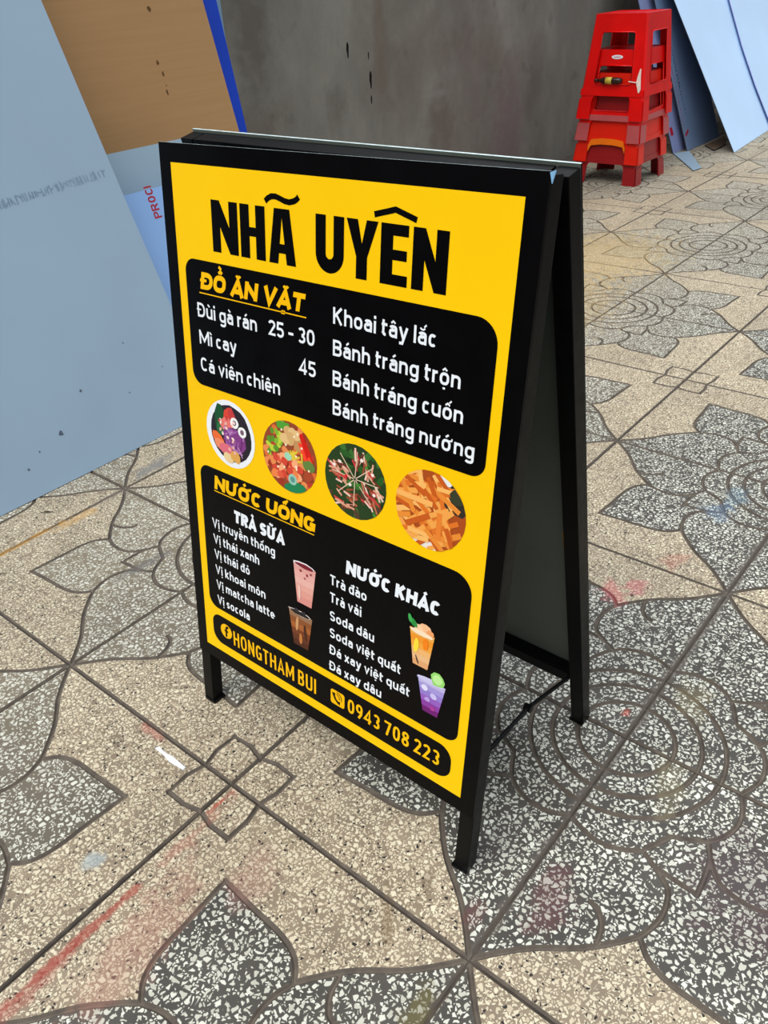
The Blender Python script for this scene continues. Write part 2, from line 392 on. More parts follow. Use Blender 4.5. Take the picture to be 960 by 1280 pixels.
# thin side lips of the rear panel and torn film corner at the top right of the front one
q = front(W_-.1, -.05, .001)
M_film = simple('torn_blue_film', srgb(150, 205, 245), .3, .5, .05, 60)
mesh_obj('film_scrap', [front(W_-.05, .1, .001), front(W_+.30, -.1, -.004), front(W_+.12, 1.15, -.002), front(W_-.02, .15, -.001), front(W_+.31, -.05, -.0055), front(W_+.13, 1.17, -.0035)],
         [(0, 1, 2), (5, 4, 3), (0, 3, 4, 1), (1, 4, 5, 2), (2, 5, 3, 0)], M_film, sign)
# folding stay between front and rear frame
def inner_front(z, ins): return sgn(KF*z+.056, -SW/2+ins, z)
for ins in (.035, SW-.035):
    A = sgn(KF*.40+.05, -SW/2+ins, .40); B_ = sgn(.39, -SW/2+ins, .386); C_ = sgn(.66, -SW/2+ins, .30)
    mb = MB(); mb.tube([A, B_, C_], .0035, 8); sp_ = mb.build('folding_stay', M_black, sign)
    mb = MB(); mb.tube([B_+Vector((0, -.006, 0)), B_+Vector((0, .006, 0))], .0065, 10); mb.build('pivot', M_black, sp_)
# amber reflection painted as thin patches inside the rear sheet, beside its right leg
M_refl = simple('amber_reflection', srgb(150, 110, 30), .6, .2, .2, 60)
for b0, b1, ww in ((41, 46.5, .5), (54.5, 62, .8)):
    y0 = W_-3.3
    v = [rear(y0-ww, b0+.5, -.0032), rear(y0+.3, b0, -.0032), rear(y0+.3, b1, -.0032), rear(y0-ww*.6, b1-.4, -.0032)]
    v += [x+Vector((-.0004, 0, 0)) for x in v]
    mesh_obj('reflection_patch', v, [(4, 5, 6, 7), (0, 1, 5, 4), (1, 2, 6, 5), (2, 3, 7, 6), (3, 0, 4, 7)], M_refl, rs)

# ------------------------------------------------------------------ printed face
def union(polys):
    """merge overlapping pieces of one printed shape into a single clean sheet"""
    pv = []; pf_ = []
    for poly in polys:
        area = sum(poly[i-1][0]*poly[i][1]-poly[i][0]*poly[i-1][1] for i in range(len(poly)))
        q = list(poly) if area > 0 else list(poly)[::-1]
        s = len(pv); pv += [Vector(a) for a in q]; pf_.append(list(range(s, s+len(q))))
    r = geometry.delaunay_2d_cdt(pv, [], pf_, 0, 1e-5)
    pin = [[Vector(q) for q in poly] for poly in polys]; out = []
    for fc in r[2]:
        c = sum((r[0][i] for i in fc), Vector((0, 0)))/len(fc)
        if any(inside(c, q) for q in pin): out.append([tuple(r[0][i]) for i in fc])
    return out
def flat(name, polys, mat, off, parent=fs, pf=front, merged=False):
    v = []; f = []
    if len(polys) > 1 and not merged: polys = union(polys)
    for poly in polys:
        s = len(v); v += [pf(a, b, off) for a, b in poly]; f.append(tuple(range(s, s+len(poly))))
    o = mesh_obj(name, v, f, mat, parent)
    bm = bmesh.new(); bm.from_mesh(o.data)
    for fc in bm.faces:
        fc.normal_update()
        if fc.normal.dot(pf(1, 1, 1)-pf(1, 1, 0)) < 0: fc.normal_flip()
    bm.to_mesh(o.data); bm.free(); return o
def rrect(x0, y0, x1, y1, rs_):
    out = []
    if not isinstance(rs_, (list, tuple)): rs_ = [rs_]*4
    for (cx, cy, a0), r in zip([(x0, y0, 180), (x1, y0, 270), (x1, y1, 0), (x0, y1, 90)], rs_):
        cx += r if a0 in (180, 90) else -r; cy += r if a0 in (180, 270) else -r
        for i in range(9):
            t = math.radians(a0+90*i/8); out.append((cx+r*math.cos(t), cy+r*math.sin(t)))
    return out
flat('yellow_field', [[(2.45, 2.55), (59.7, 2.55), (59.7, 85.9), (2.45, 85.9)]], M_yellow, .0003)
flat('menu_box', [rrect(4.1, 15.35, 58.25, 34.55, [2, 3, 2, 2.2])], M_print_black, .0006)
flat('menu_box', [rrect(4.1, 48.45, 58.2, 76.5, [2, 3, 2, 2.2])], M_print_black, .0006)
flat('contact_box', [rrect(4.6, 77.95, 57.55, 84.1, [2, 2.4, 2.4, 2.4])], M_print_black, .0006)
flat('underline', [[(7.0, 20.0), (28.8, 20.0), (28.8, 20.17), (7.0, 20.17)]], M_orange_y, .0009)
flat('underline', [[(7.4, 52.45), (30.1, 52.45), (30.1, 52.62), (7.4, 52.62)]], M_orange_y, .0009)

# big heavy condensed title, one object per letter
def strip_poly(path, hw):
    """quads along a path (list of (x,y)), mitred"""
    P = [Vector(q) for q in path]; L = []; Rr = []
    for i, q in enumerate(P):
        d1 = (P[i]-P[i-1]).normalized() if i else (P[1]-P[0]).normalized()
        d2 = (P[i+1]-P[i]).normalized() if i < len(P)-1 else d1
        n1 = Vector((-d1.y, d1.x)); n2 = Vector((-d2.y, d2.x)); n = (n1+n2)
        n = n1 if n.length < .2 else n.normalized()
        h = (hw[i] if isinstance(hw, (list, tuple)) else hw)/max(.5, n.dot(n1)); L.append(q+n*h); Rr.append(q-n*h)
    return [[L[i], L[i+1], Rr[i+1], Rr[i]] for i in range(len(P)-1)]
TOP, CH = 6.82, 6.95
def N_(w, s=1.72): h = CH; return [[(0, 0), (s, 0), (s, h), (0, h)], [(w-s, 0), (w, 0), (w, h), (w-s, h)], [(s, 0), (w-s, .50*h), (w-s, h), (s, .50*h)]]
def H__(w, s=1.8): h = CH; return [[(0, 0), (s, 0), (s, h), (0, h)], [(w-s, 0), (w, 0), (w, h), (w-s, h)], [(s, .41*h), (w-s, .41*h), (w-s, .58*h), (s, .58*h)]]
def A__(w):
    h = CH; s = .34*w; ix = lambda y: .5*w+(s-.5*w)*(y-.16*h)/(.84*h)
    l = [(.22*w, 0), (.5*w, 0), (.5*w, .16*h), (s, h), (0, h)]
    return [l, [(w-x, y) for x, y in l], [(ix(.63*h), .63*h), (w-ix(.63*h), .63*h), (w-ix(.80*h), .80*h), (ix(.80*h), .80*h)]]
def U__(w, s=1.72):
    h = CH; r = w/2-s/2
    path = [(s/2, 0)]+[(w/2-r*math.cos(t*PI/16), h-r-s/2+r*math.sin(t*PI/16)) for t in range(17)]+[(w-s/2, 0)]
    return strip_poly(path, s/2)
def Y__(w, s=1.75):
    h = CH; l = [(0, 0), (s*1.02, 0), (.5*w, .40*h), (.5*w, .62*h), (.5*w-s/2, .62*h)]
    return [l, [(w-x, y) for x, y in l], [(.5*w-s/2, .62*h), (.5*w+s/2, .62*h), (.5*w+s/2, h), (.5*w-s/2, h)]]
def E__(w, s=1.85):
    h = CH; t = 1.28
    return [[(0, 0), (s, 0), (s, h), (0, h)], [(s, 0), (w, 0), (w, t), (s, t)], [(s, .41*h), (w*.96, .41*h), (w*.96, .41*h+t*.92), (s, .41*h+t*.92)], [(s, h-t), (w, h-t), (w, h), (s, h)]]
title = [(N_(5.35), 10.65), (H__(4.85), 16.5), (A__(5.0), 22.0), (U__(4.75), 30.5), (Y__(4.95), 35.65), (E__(4.1), 41.05), (N_(5.0), 45.8)]
for polys, x in title: flat('title_letter', [[(a+x, b+TOP) for a, b in q] for q in polys], M_print_black, .0006)
tl = [(21.5, 6.15), (22.0, 5.75), (22.7, 5.45), (23.5, 5.42), (24.3, 5.62), (25.1, 5.85), (25.9, 5.92), (26.7, 5.75), (27.2, 5.5), (27.6, 5.15)]
flat('title_accent', strip_poly(tl, .36), M_print_black, .0006)
flat('title_accent', strip_poly([(39.95, 6.05), (43.1, 5.25), (46.2, 6.1)], .34), M_print_black, .0006)

# ---- a small stroke alphabet (cap height 1, y up) for the menu lines
def sarc(cx, cy, rx, ry, a0, a1, n=12, p=2.5):
    out = []
    for i in range(n+1):
        t = math.radians(a0+(a1-a0)*i/n); c, s = math.cos(t), math.sin(t)
        out.append((cx+rx*math.copysign(abs(c)**(2/p), c), cy+ry*math.copysign(abs(s)**(2/p), s)))
    return out
XH = .72
WID = dict(A=.62, B=.56, C=.54, D=.60, E=.5, G=.58, H=.60, I=.0, K=.58, M=.78, N=.62, O=.62, R=.58, S=.52, T=.52, U=.60, V=.60,
           a=.46, c=.42, d=.50, e=.48, g=.50, h=.49, i=.0, k=.46, l=.0, m=.78, n=.49, o=.50, q=.50, r=.30, s=.40, t=.32, u=.49, v=.48, x=.46, y=.48)
WID.update({'0': .52, '2': .50, '3': .50, '4': .54, '5': .50, '7': .50, '8': .52, '9': .52, '-': .34, ' ': .22})
def glyph(ch, W, h):
    L, Rr, B, Tp, X = h, W-h, h, 1-h, XH-h; m = W/2; rx = (Rr-L)/2
    g = {}
    if ch == 'A': s = [[(L*.6, 0), (m, 1-h*.6), (W-L*.6, 0)], [(L+(m-L)*.30, .27+h*.2), (Rr-(m-L)*.30, .27+h*.2)]]
    elif ch == 'B': s = [[(L, 0), (L, 1)], [(L, Tp)]+sarc(m, .76-h*.4, Rr-m-.02, Tp-.76+h*.4, 90, -90)+[(L, .52)], [(m, .52)]+sarc(m, (.52+B)/2, Rr-m, (.52-B)/2, 90, -90)+[(L, B)]]
    elif ch == 'C': s = [sarc(m, .5, rx, .5-h, 42, 318, 20)]
    elif ch == 'D': s = [[(L, 0), (L, 1)], [(L, Tp)]+sarc(m*.8, .5, Rr-m*.8, .5-h, 90, -90, 16)+[(L, B)]]
    elif ch == 'G': s = [sarc(m, .5, rx, .5-h, 42, 330, 20), [(m+.03, .48), (Rr, .48), (Rr, .06)]]
    elif ch == 'H': s = [[(L, 0), (L, 1)], [(Rr, 0), (Rr, 1)], [(L, .52), (Rr, .52)]]
    elif ch == 'I': s = [[(h, 0), (h, 1)]]
    elif ch == 'K': s = [[(L, 0), (L, 1)], [(L, .42), (Rr, 1)], [(L+(Rr-L)*.3, .58), (Rr, 0)]]
    elif ch == 'M': s = [[(L, 0), (L, 1)], [(L, Tp), (m, .25), (Rr, Tp)], [(Rr, 0), (Rr, 1)]]
    elif ch == 'N': s = [[(L, 0), (L, 1)], [(Rr, 0), (Rr, 1)], [(L, Tp), (Rr, B)]]
    elif ch in 'O0': s = [sarc(m, .5, rx, .5-h, 0, 360, 28)]
    elif ch == 'R': s = [[(L, 0), (L, 1)], [(L, Tp)]+sarc(m, .73-h*.3, Rr-m, Tp-.73+h*.3, 90, -90)+[(L, .46)], [(m, .46), (Rr, 0)]]
    elif ch in 'Ss':
        t_ = Tp if ch == 'S' else X; c = (t_+B)/2; q = (t_-B)/4
        s = [sarc(m, t_-q, rx, q, 25, 270, 14, 2.2)[:-1]+sarc(m, B+q, rx, q, 90, -155, 14, 2.2)]
    elif ch == 'T': s = [[(0, Tp), (W, Tp)], [(m, 0), (m, 1)]]
    elif ch == 'U': s = [[(L, 1)]+sarc(m, rx+h, rx, rx, 180, 360, 14)+[(Rr, 1)]]
    elif ch == 'V': s = [[(L*.7, 1), (m, h*.6), (W-L*.7, 1)]]
    elif ch == 'a': s = [sarc(m, X-.17, rx, .17, 155, 0, 10)+[(Rr, 0)], [(Rr, .44), (m, .44)]+sarc(m, (.44+B)/2, m-L, (.44-B)/2, 90, 270, 10)+[(Rr, B+.03)]]
    elif ch == 'c': s = [sarc(m, XH/2, rx, XH/2-h, 45, 315, 16)]
    elif ch == 'd': s = [sarc(m, XH/2, rx, XH/2-h, 0, 360, 22), [(Rr, 0), (Rr, 1)]]
    elif ch == 'e': s = [[(L, XH/2), (Rr, XH/2)]+sarc(m, XH/2, rx, XH/2-h, 0, 315, 20)]
    elif ch == 'g': s = [sarc(m, XH/2, rx, XH/2-h, 0, 360, 22), [(Rr, XH)]+[(Rr, .05)]+sarc(m, -.05, rx, .17, 0, -150, 10)]
    elif ch == 'h': s = [[(L, 0), (L, 1)], sarc(m, X-rx, rx, rx, 180, 0, 12)+[(Rr, 0)]]
    elif ch == 'i': s = [[(h, 0), (h, XH)], [(h, .84), (h, .84+2.1*h)]]
    elif ch == 'j': s = [[(h, 0), (h, XH)]]
    elif ch == 'k': s = [[(L, 0), (L, 1)], [(L, .28), (Rr, XH)], [(L+(Rr-L)*.28, .42), (Rr, 0)]]
    elif ch == 'l': s = [[(h, 0), (h, 1)]]
    elif ch == 'm':
        r2 = (Rr-L)/4; s = [[(L, 0), (L, XH)], sarc(L+r2, X-r2, r2, r2, 180, 0, 10)+[(L+2*r2, 0)], sarc(L+3*r2, X-r2, r2, r2, 180, 0, 10)+[(Rr, 0)]]
    elif ch == 'n': s = [[(L, 0), (L, XH)], sarc(m, X-rx, rx, rx, 180, 0, 12)+[(Rr, 0)]]
    elif ch == 'o': s = [sarc(m, XH/2, rx, XH/2-h, 0, 360, 24)]
    elif ch == 'q': s = [sarc(m, XH/2, rx, XH/2-h, 0, 360, 22), [(Rr, XH), (Rr, -.24)]]
    elif ch == 'r': s = [[(L, 0), (L, XH)], sarc(W+.02, X-.22, W+.02-L, .22, 180, 95, 8)]
    elif ch == 't': s = [[(L+.05, .93), (L+.05, .2)]+sarc(L+.05+.16, .2, .16, .2-h, 180, 275, 8), [(0, XH-h*.8), (W, XH-h*.8)]]
    elif ch == 'u': s = [[(L, XH)]+sarc(m, rx+h, rx, rx, 180, 360, 12), [(Rr, 0), (Rr, XH)]]
    elif ch == 'v': s = [[(L*.7, XH), (m, h*.6), (W-L*.7, XH)]]
    elif ch == 'x': s = [[(L*.8, 0), (W-L*.8, XH)], [(L*.8, XH), (W-L*.8, 0)]]
    elif ch == 'y': s = [[(L*.7, XH), (m+.01, .03)], [(W-L*.7, XH), (m-.06, -.2), (L*.2+.02, -.2)]]
    elif ch == '2': s = [sarc(m, .72, rx, .28-h, 165, -20, 12, 2.2)+[(L+.02, B), (W, B)]]
    elif ch == '3': s = [sarc(m, .76-h*.5, rx*.95, .24-h*.5, 150, -90, 12, 2.2), sarc(m, .27, rx, .27-h, 90, -150, 12, 2.2)]
    elif ch == '4': s = [[(W*.72, 0), (W*.72, 1-h*.5), (L*.6, .26), (W, .26)]]
    elif ch == '5': s = [[(W-.04, Tp), (L+.03, Tp), (L, .55)]+sarc(m-.02, .32, Rr-m+.02, .32-h, 118, -150, 14, 2.2)]
    elif ch == '7': s = [[(0, Tp), (Rr, Tp), (m-.06, 0)]]
    elif ch == '8': s = [sarc(m, .755, rx*.9, .245-h*.9, 0, 360, 20, 2.1), sarc(m, .275, rx, .275-h*.9, 0, 360, 20, 2.1)]
    elif ch == '9': s = [sarc(m, .68, rx, .32-h, 0, 360, 20, 2.2), [(Rr, .66), (Rr-.03, .35), (m-.04, 0)]]
    elif ch == '-': s = [[(0, .42), (W, .42)]]
    else: s = []
    return s
DEC = {}
for base, rows in {'a': 'àgáằ', }.items(): pass
ACC = {'ù': 'u`', 'à': 'a`', 'á': "a'", 'ì': 'j`', 'Á': "A'", 'À': 'A`', 'ê': 'e^', 'â': 'a^', 'ắ': "a(2", 'ộ': 'o^.', 'ố': 'o^2', 'ư': 'u7', 'ớ': "o7'", 'ị': 'i.', 'ề': 'e^1',
       'ỏ': 'o?', 'ô': 'o^', 'ả': 'a?', 'ệ': 'e^.', 'ấ': 'a^2', 'Đ': 'D-', 'đ': 'd-', 'Ồ': 'O^1', 'Ă': 'A(', 'Ặ': 'A(.', 'Ư': 'U7', 'Ớ': "O7'", 'Ố': 'O^2', 'Ữ': 'U7~', 'ữ': 'u7~'}
def text_polys(txt, x0, x1, base, cap, h, slant=0.0, gap=.13):
    """polygons in sheet centimetres, fitted between x0 and x1"""
    items = []
    for ch in txt:
        d = ACC.get(ch, ch); items.append((d[0] if d else ch, d[1:]))
    fixed = 0; scal = 0
    for i, (b, ac) in enumerate(items):
        w_ = WID.get(b, 0 if b == 'j' else .5)
        if w_ == 0: fixed += 2*h
        else: scal += w_
        fixed += gap if i < len(items)-1 and b != ' ' else 0
        if '7' in ac: scal += .08
    xs = ((x1-x0)/cap-fixed)/scal
    out = []; cx = 0
    for i, (b, ac) in enumerate(items):
        w0 = WID.get(b, 0 if b == 'j' else .5); W = 2*h if w0 == 0 else w0*xs
        if b != ' ':
            S = [(s, h) for s in glyph(b, W, min(h, W*.265) if w0 else h)]
            top = 1.0 if b.isupper() else XH; y = top+.10; m = W/2; hh = h*.72
            for k_ in ac:
                if k_ == '`': S.append(([(m-.13, y+.17), (m+.06, y+.02)], hh))
                elif k_ == "'": S.append(([(m+.13, y+.17), (m-.06, y+.02)], hh))
                elif k_ == '^': S.append(([(m-.15, y), (m, y+.12), (m+.15, y)], hh*.9))
                elif k_ == '(': S.append((sarc(m, y+.13, .15, .12, 190, 350, 8, 2), hh*.85))
                elif k_ == '2': S.append(([(m+.24, y+.30), (m+.10, y+.15)], hh*.85))
                elif k_ == '1': S.append(([(m-.17, y+.39), (m+.05, y+.23)], hh*.8))
                elif k_ == '?': S.append((sarc(m, y+.11, .08, .07, 150, -90, 8, 2)+[(m, y-.02)], hh*.7))
                elif k_ == '~': S.append(([(m-.17, y+.03), (m-.08, y+.11), (m+.06, y+.04), (m+.16, y+.13)], hh*.8))
                elif k_ == '.': S.append(([(m, -.13-2*hh), (m, -.13)], h))
                elif k_ == '-':
                    yy = .52 if b == 'D' else .87; S.append(([(-.08, yy), (m*.95, yy)] if b == 'D' else [(m*.8, yy), (W+.08, yy)], hh*.8))
                elif k_ == '7': S.append(([(W-h*(1 if b in 'Uu' else 1.6), top-.07), (W+.05, top-.04), (W+.07, top+.10)], hh*.8))
            g_ = []
            for path, hw in S:
                for q in strip_poly(path, hw):
                    g_.append([(x0+(cx+a+slant*c)*cap, base-c*cap) for a, c in q])
            out += union(g_)
            if '7' in ac: cx += .08*xs
            cx += W+gap
        else: cx += W
    return out
def line(txt, x0, x1, base, cap, h, mat=None, slant=0.0, name='lettering', gap=.13, parent=fs, off=.0009, pf=front):
    return flat(name, text_polys(txt, x0, x1, base, cap, h, slant, gap), mat or M_white, off, parent, pf, merged=True)
line('ĐỒ ĂN VẶT', 7.3, 28.3, 19.5, 2.5, .142, M_orange_y, .18, gap=.07)
for t_, a, b, y in [('Đùi gà rán', 6.3, 19.15, 23.75), ('25 - 30', 21.5, 30.3, 23.7), ('Mì cay', 6.3, 14.6, 27.9), ('45', 27.4, 30.5, 28.0), ('Cá viên chiên', 6.2, 23.5, 32.15),
                    ('Khoai tây lắc', 33.6, 50.0, 20.0), ('Bánh tráng trộn', 33.6, 53.8, 24.2), ('Bánh tráng cuốn', 33.6, 54.55, 28.35), ('Bánh tráng nướng', 33.65, 56.55, 32.4)]:
    line(t_, a, b, y, 2.15, .082)
line('NƯỚC UỐNG', 7.5, 30.2, 52.15, 2.5, .142, M_orange_y, .12, gap=.07)
line('TRÀ SỮA', 12.0, 23.7, 56.8, 2.25, .14, None, .06, gap=.07)
line('NƯỚC KHÁC', 36.5, 53.5, 56.55, 2.25, .14, None, .06, gap=.07)
for t_, a, b, y in [('Vị truyền thống', 6.4, 21.5, 59.7), ('Vị thái xanh', 6.4, 17.7, 62.8), ('Vị thái đỏ', 6.4, 15.25, 65.85), ('Vị khoai môn', 6.4, 18.9, 68.95), ('Vị matcha latte', 6.4, 20.95, 72.1), ('Vị socola', 6.4, 14.7, 75.3),
                    ('Trà đào', 33.4, 40.6, 59.75), ('Trà vải', 33.4, 39.7, 62.9), ('Soda dâu', 33.4, 42.3, 66.3), ('Soda việt quất', 33.4, 47.5, 69.5), ('Đá xay việt quất', 33.4, 49.35, 72.7), ('Đá xay dâu', 33.4, 44.1, 75.85)]:
    line(t_, a, b, y, 1.75, .084)
line('HONGTHAM BUI', 10.1, 30.4, 82.75, 3.1, .068, M_orange_y)
line('0943 708 223', 37.4, 55.5, 82.35, 2.75, .078, M_orange_y)
circ = lambda cx, cy, r, n=28, ry=None: [(cx+r*math.cos(2*PI*i/n), cy+(ry or r)*math.sin(2*PI*i/n)) for i in range(n)]
flat('contact_icon', [circ(8.2, 80.7, 1.5)], M_orange_y, .0009)
flat('contact_icon', strip_poly([(8.85, 79.75), (8.5, 79.7), (8.25, 79.95), (8.2, 80.3), (8.2, 81.9)], .22)+strip_poly([(7.7, 80.65), (8.75, 80.65)], .16), M_print_black, .0012)
flat('contact_icon', [rrect(33.7, 79.5, 36.7, 82.4, .5)], M_orange_y, .0009)
flat('contact_icon', strip_poly([(34.35, 80.1), (34.45, 80.7), (34.75, 81.25), (35.2, 81.65), (35.75, 81.75)], [.36, .22, .2, .22, .36])+strip_poly(sarc(34.9, 80.9, .75, .75, -85, 10, 6, 2), .08)+strip_poly(sarc(34.9, 80.9, 1.2, 1.2, -85, 10, 6, 2), .08), M_print_black, .0012)

# ---- printed pictures: coloured paper-flat shapes in one mesh each
kk = NT('photo_print'); at = kk.n('ShaderNodeVertexColor'); at.layer_name = 'ink'; kk.base(at.outputs[0]); kk.rough(.4); kk.b.inputs['Specular IOR Level'].default_value = .25; M_ink = kk.m
def clip_circle(poly, cx, cy, r, n=28):
    C = circ(cx, cy, r, n); out = list(poly)
    for i in range(n):
        ax, ay = C[i]; bx, by = C[(i+1) % n]; inn = lambda p: (bx-ax)*(p[1]-ay)-(by-ay)*(p[0]-ax) >= 0
        new = []
        for j in range(len(out)):
            p, q = out[j-1], out[j]
            ip, iq = inn(p), inn(q)
            if ip != iq:
                dx, dy = q[0]-p[0], q[1]-p[1]; den = (bx-ax)*dy-(by-ay)*dx
                t = ((by-ay)*(p[0]-ax)-(bx-ax)*(p[1]-ay))/den if den else 0
                new.append((p[0]+dx*t, p[1]+dy*t))
            if iq: new.append(q)
        out = new
        if len(out) < 3: return []
    return out
class Pic:
    def __init__(s, clip=None): s.p = []; s.c = []; s.clip = clip
    def add(s, poly, col):
        if s.clip: poly = clip_circle(poly, *s.clip)
        if len(poly) >= 3: s.p.append(poly); s.c.append(col)
    def blob(s, cx, cy, rx, ry, ang, col, n=9, jag=.12):
        pts = []
        for i in range(n):
            t = 2*PI*i/n; q = 1+rr.uniform(-jag, jag); x, y = rx*q*math.cos(t), ry*q*math.sin(t)
            pts.append((cx+x*math.cos(ang)-y*math.sin(ang), cy+x*math.sin(ang)+y*math.cos(ang)))
        s.add(pts, col)
    def bar(s, cx, cy, l, w_, ang, col):
        c, n = math.cos(ang), math.sin(ang)
        s.add([(cx+x*c-y*n, cy+x*n+y*c) for x, y in ((-l/2, -w_/2), (l/2, -w_/2), (l/2, w_/2), (-l/2, w_/2))], col)
    def build(s, name, off0, label=None):
        v = []; f = []
        N = len(s.p)
        for i, poly in enumerate(s.p):
            o_ = off0+.0009*i/max(1, N-1); st_ = len(v); v += [front(a, b, o_) for a, b in poly]; f.append(tuple(range(st_, len(v))))
        o = mesh_obj(name, v, f, M_ink, fs); ca = o.data.color_attributes.new('ink', 'FLOAT_COLOR', 'CORNER'); li = 0
        for poly, col in zip(o.data.polygons, s.c):
            cc = srgb(*col)
            for l_ in poly.loop_indices: ca.data[l_].color = cc
        if label: o['label'] = label
        return o
rr = random.Random(11)
CY = 41.3
# 1 fish platter on a white plate
P = Pic((12.15, CY, 5.6)); P.blob(12.15, CY, 5.7, 5.7, 0, (238, 240, 244), 28, 0); P.blob(12.3, CY-.1, 4.7, 4.7, 0, (40, 34, 42), 24, .02)
P.blob(9.9, 39.2, 1.3, 2.6, .1, (25, 80, 45)); P.blob(10.0, 40.5, 1.0, 1.5, .4, (40, 110, 60)); P.blob(12.0, 38.6, 1.3, 2.0, .3, (220, 70, 50)); P.blob(11.4, 39.9, 1.5, 1.3, .2, (235, 120, 110))
P.blob(12.8, 38.2, .8, 1.7, -.4, (200, 60, 60)); P.blob(13.1, 42.2, 2.6, 2.2, .2, (130, 60, 130))
for i in range(26): P.bar(13.2+rr.uniform(-2, 2), 42.3+rr.uniform(-1.8, 1.8), 1.8, .22, rr.uniform(0, 3), rr.choice([(170, 100, 170), (110, 40, 110), (190, 140, 190)]))
for x, y in ((13.3, 39.1), (15.0, 40.2)): P.blob(x, y, .95, .9, 0, (245, 245, 240), 12, .03); P.blob(x, y, .45, .45, 0, (120, 90, 110), 8, .05)
P.blob(9.3, 42.6, 1.6, .9, .5, (235, 110, 50)); P.blob(9.8, 43.6, 1.6, .9, .3, (240, 140, 100)); P.blob(11.0, 44.0, 1.6, 1.0, .1, (225, 110, 125)); P.blob(11.5, 45.4, 1.3, .8, .2, (235, 205, 150)); P.blob(13.2, 44.8, 1.2, 1.0, .4, (225, 165, 80))
for i in range(16): P.blob(11.5+rr.uniform(-2, 2), 41.5+rr.uniform(-3, 3), .35, .25, rr.uniform(0, 3), rr.choice([(240, 180, 170), (200, 60, 60), (250, 220, 210)]))
P.build('food_picture', .0006, 'round print of a seafood plate with purple cabbage')
# 2 mixed tray
P = Pic((25.1, CY, 5.6)); P.blob(25.1, CY, 5.7, 5.7, 0, (150, 70, 40), 28, 0)
for i in range(60): P.blob(25.1+rr.uniform(-5.3, 5.3), CY+rr.uniform(-5.3, 5.3), .8, .6, rr.uniform(0, 3), rr.choice([(225, 110, 50), (235, 140, 80), (190, 60, 40), (160, 50, 30)]))
for i in range(22): P.blob(22.3+rr.uniform(-1.6, 1.2), 39.9+rr.uniform(-2.0, 2.2), .55, .4, rr.uniform(0, 3), rr.choice([(130, 180, 50), (90, 150, 40), (190, 210, 60)]))
for i in range(12): P.blob(24.0+rr.uniform(-1, 1), 36.8+rr.uniform(-.5, .7), .5, .4, rr.uniform(0, 3), (80, 160, 50))
for i in range(12): P.blob(25.6+rr.uniform(-1.7, 1.5), 38.6+rr.uniform(-1.4, 1.4), .85, .8, 0, rr.choice([(215, 170, 110), (230, 190, 130), (195, 145, 90)]), 10, .04)
for i in range(7): P.bar(28.5+rr.uniform(-.7, .7), 39.2+rr.uniform(-.8, .8), 3.4, .6, 1.1+rr.uniform(-.15, .15), rr.choice([(235, 40, 20), (250, 70, 40), (210, 25, 15)]))
for i in range(14): P.bar(26.4+rr.uniform(-1.6, 1.6), 41.0+rr.uniform(-.7, .7), 1.5, .3, rr.uniform(0, 3), (230, 200, 60))
for i in range(26): P.blob(24.6+rr.uniform(-2.8, 2.8), 43.0+rr.uniform(-1.5, 2), .75, .65, rr.uniform(0, 3), rr.choice([(240, 130, 70), (225, 90, 60), (250, 170, 120), (215, 70, 50)]), 7)
P.blob(24.9, 41.2, .8, .7, 0, (160, 215, 180)); P.blob(29.1, 41.6, 1.2, .9, 0, (100, 130, 60)); P.blob(29.0, 43.2, 1.0, .9, 0, (170, 70, 40)); P.blob(26.3, 45.9, 2.6, .9, -.2, (30, 130, 80)); P.blob(25.8, 44.7, .9, .9, 0, (150, 200, 180), 12, .03); P.blob(25.8, 44.7, .5, .5, 0, (90, 150, 140), 10, .03)
for i in range(12): P.blob(25+rr.uniform(-4.5, 4.5), CY+rr.uniform(-4.5, 4.5), .2, .2, 0, (255, 235, 205))
P.build('food_picture', .0006, 'round print of a colourful mixed snack tray')
# 3 grilled skewers on leaves
P = Pic((37.85, CY, 5.6)); P.blob(37.85, CY, 5.7, 5.7, 0, (38, 62, 28), 28, 0)
for i in range(34): P.blob(37.85+rr.uniform(-5, 5), CY+rr.uniform(-5, 5), 1.1, .5, rr.uniform(0, 3), rr.choice([(40, 90, 35), (60, 110, 45), (25, 45, 22), (80, 60, 40)]))
for cx, cy, n_, a_ in ((34.8, 40.6, 24, 0.3), (39.3, 38.3, 18, 1.5), (36.2, 44.2, 20, .1), (40.7, 42.7, 22, .8), (42, 40.5, 10, .6)):
    for i in range(n_): P.bar(cx+rr.uniform(-1.7, 1.7), cy+rr.uniform(-1.5, 1.5), rr.uniform(1, 2.4), .3, a_+rr.uniform(-.6, .6), rr.choice([(190, 110, 80), (150, 70, 45), (225, 160, 130), (110, 50, 35), (205, 60, 60), (235, 200, 180)]))
for i in range(8): P.bar(37.9+2.2*math.cos(i*.8), CY-.5+2.2*math.sin(i*.8), 4.0, .14, i*.8, (225, 200, 170))
for i in range(10): P.blob(37.85+rr.uniform(-4, 4), CY+rr.uniform(-4.5, 4.5), .3, .25, 0, rr.choice([(70, 140, 50), (250, 230, 220), (210, 30, 40)]))
P.build('food_picture', .0006, 'round print of grilled skewers on green leaves')
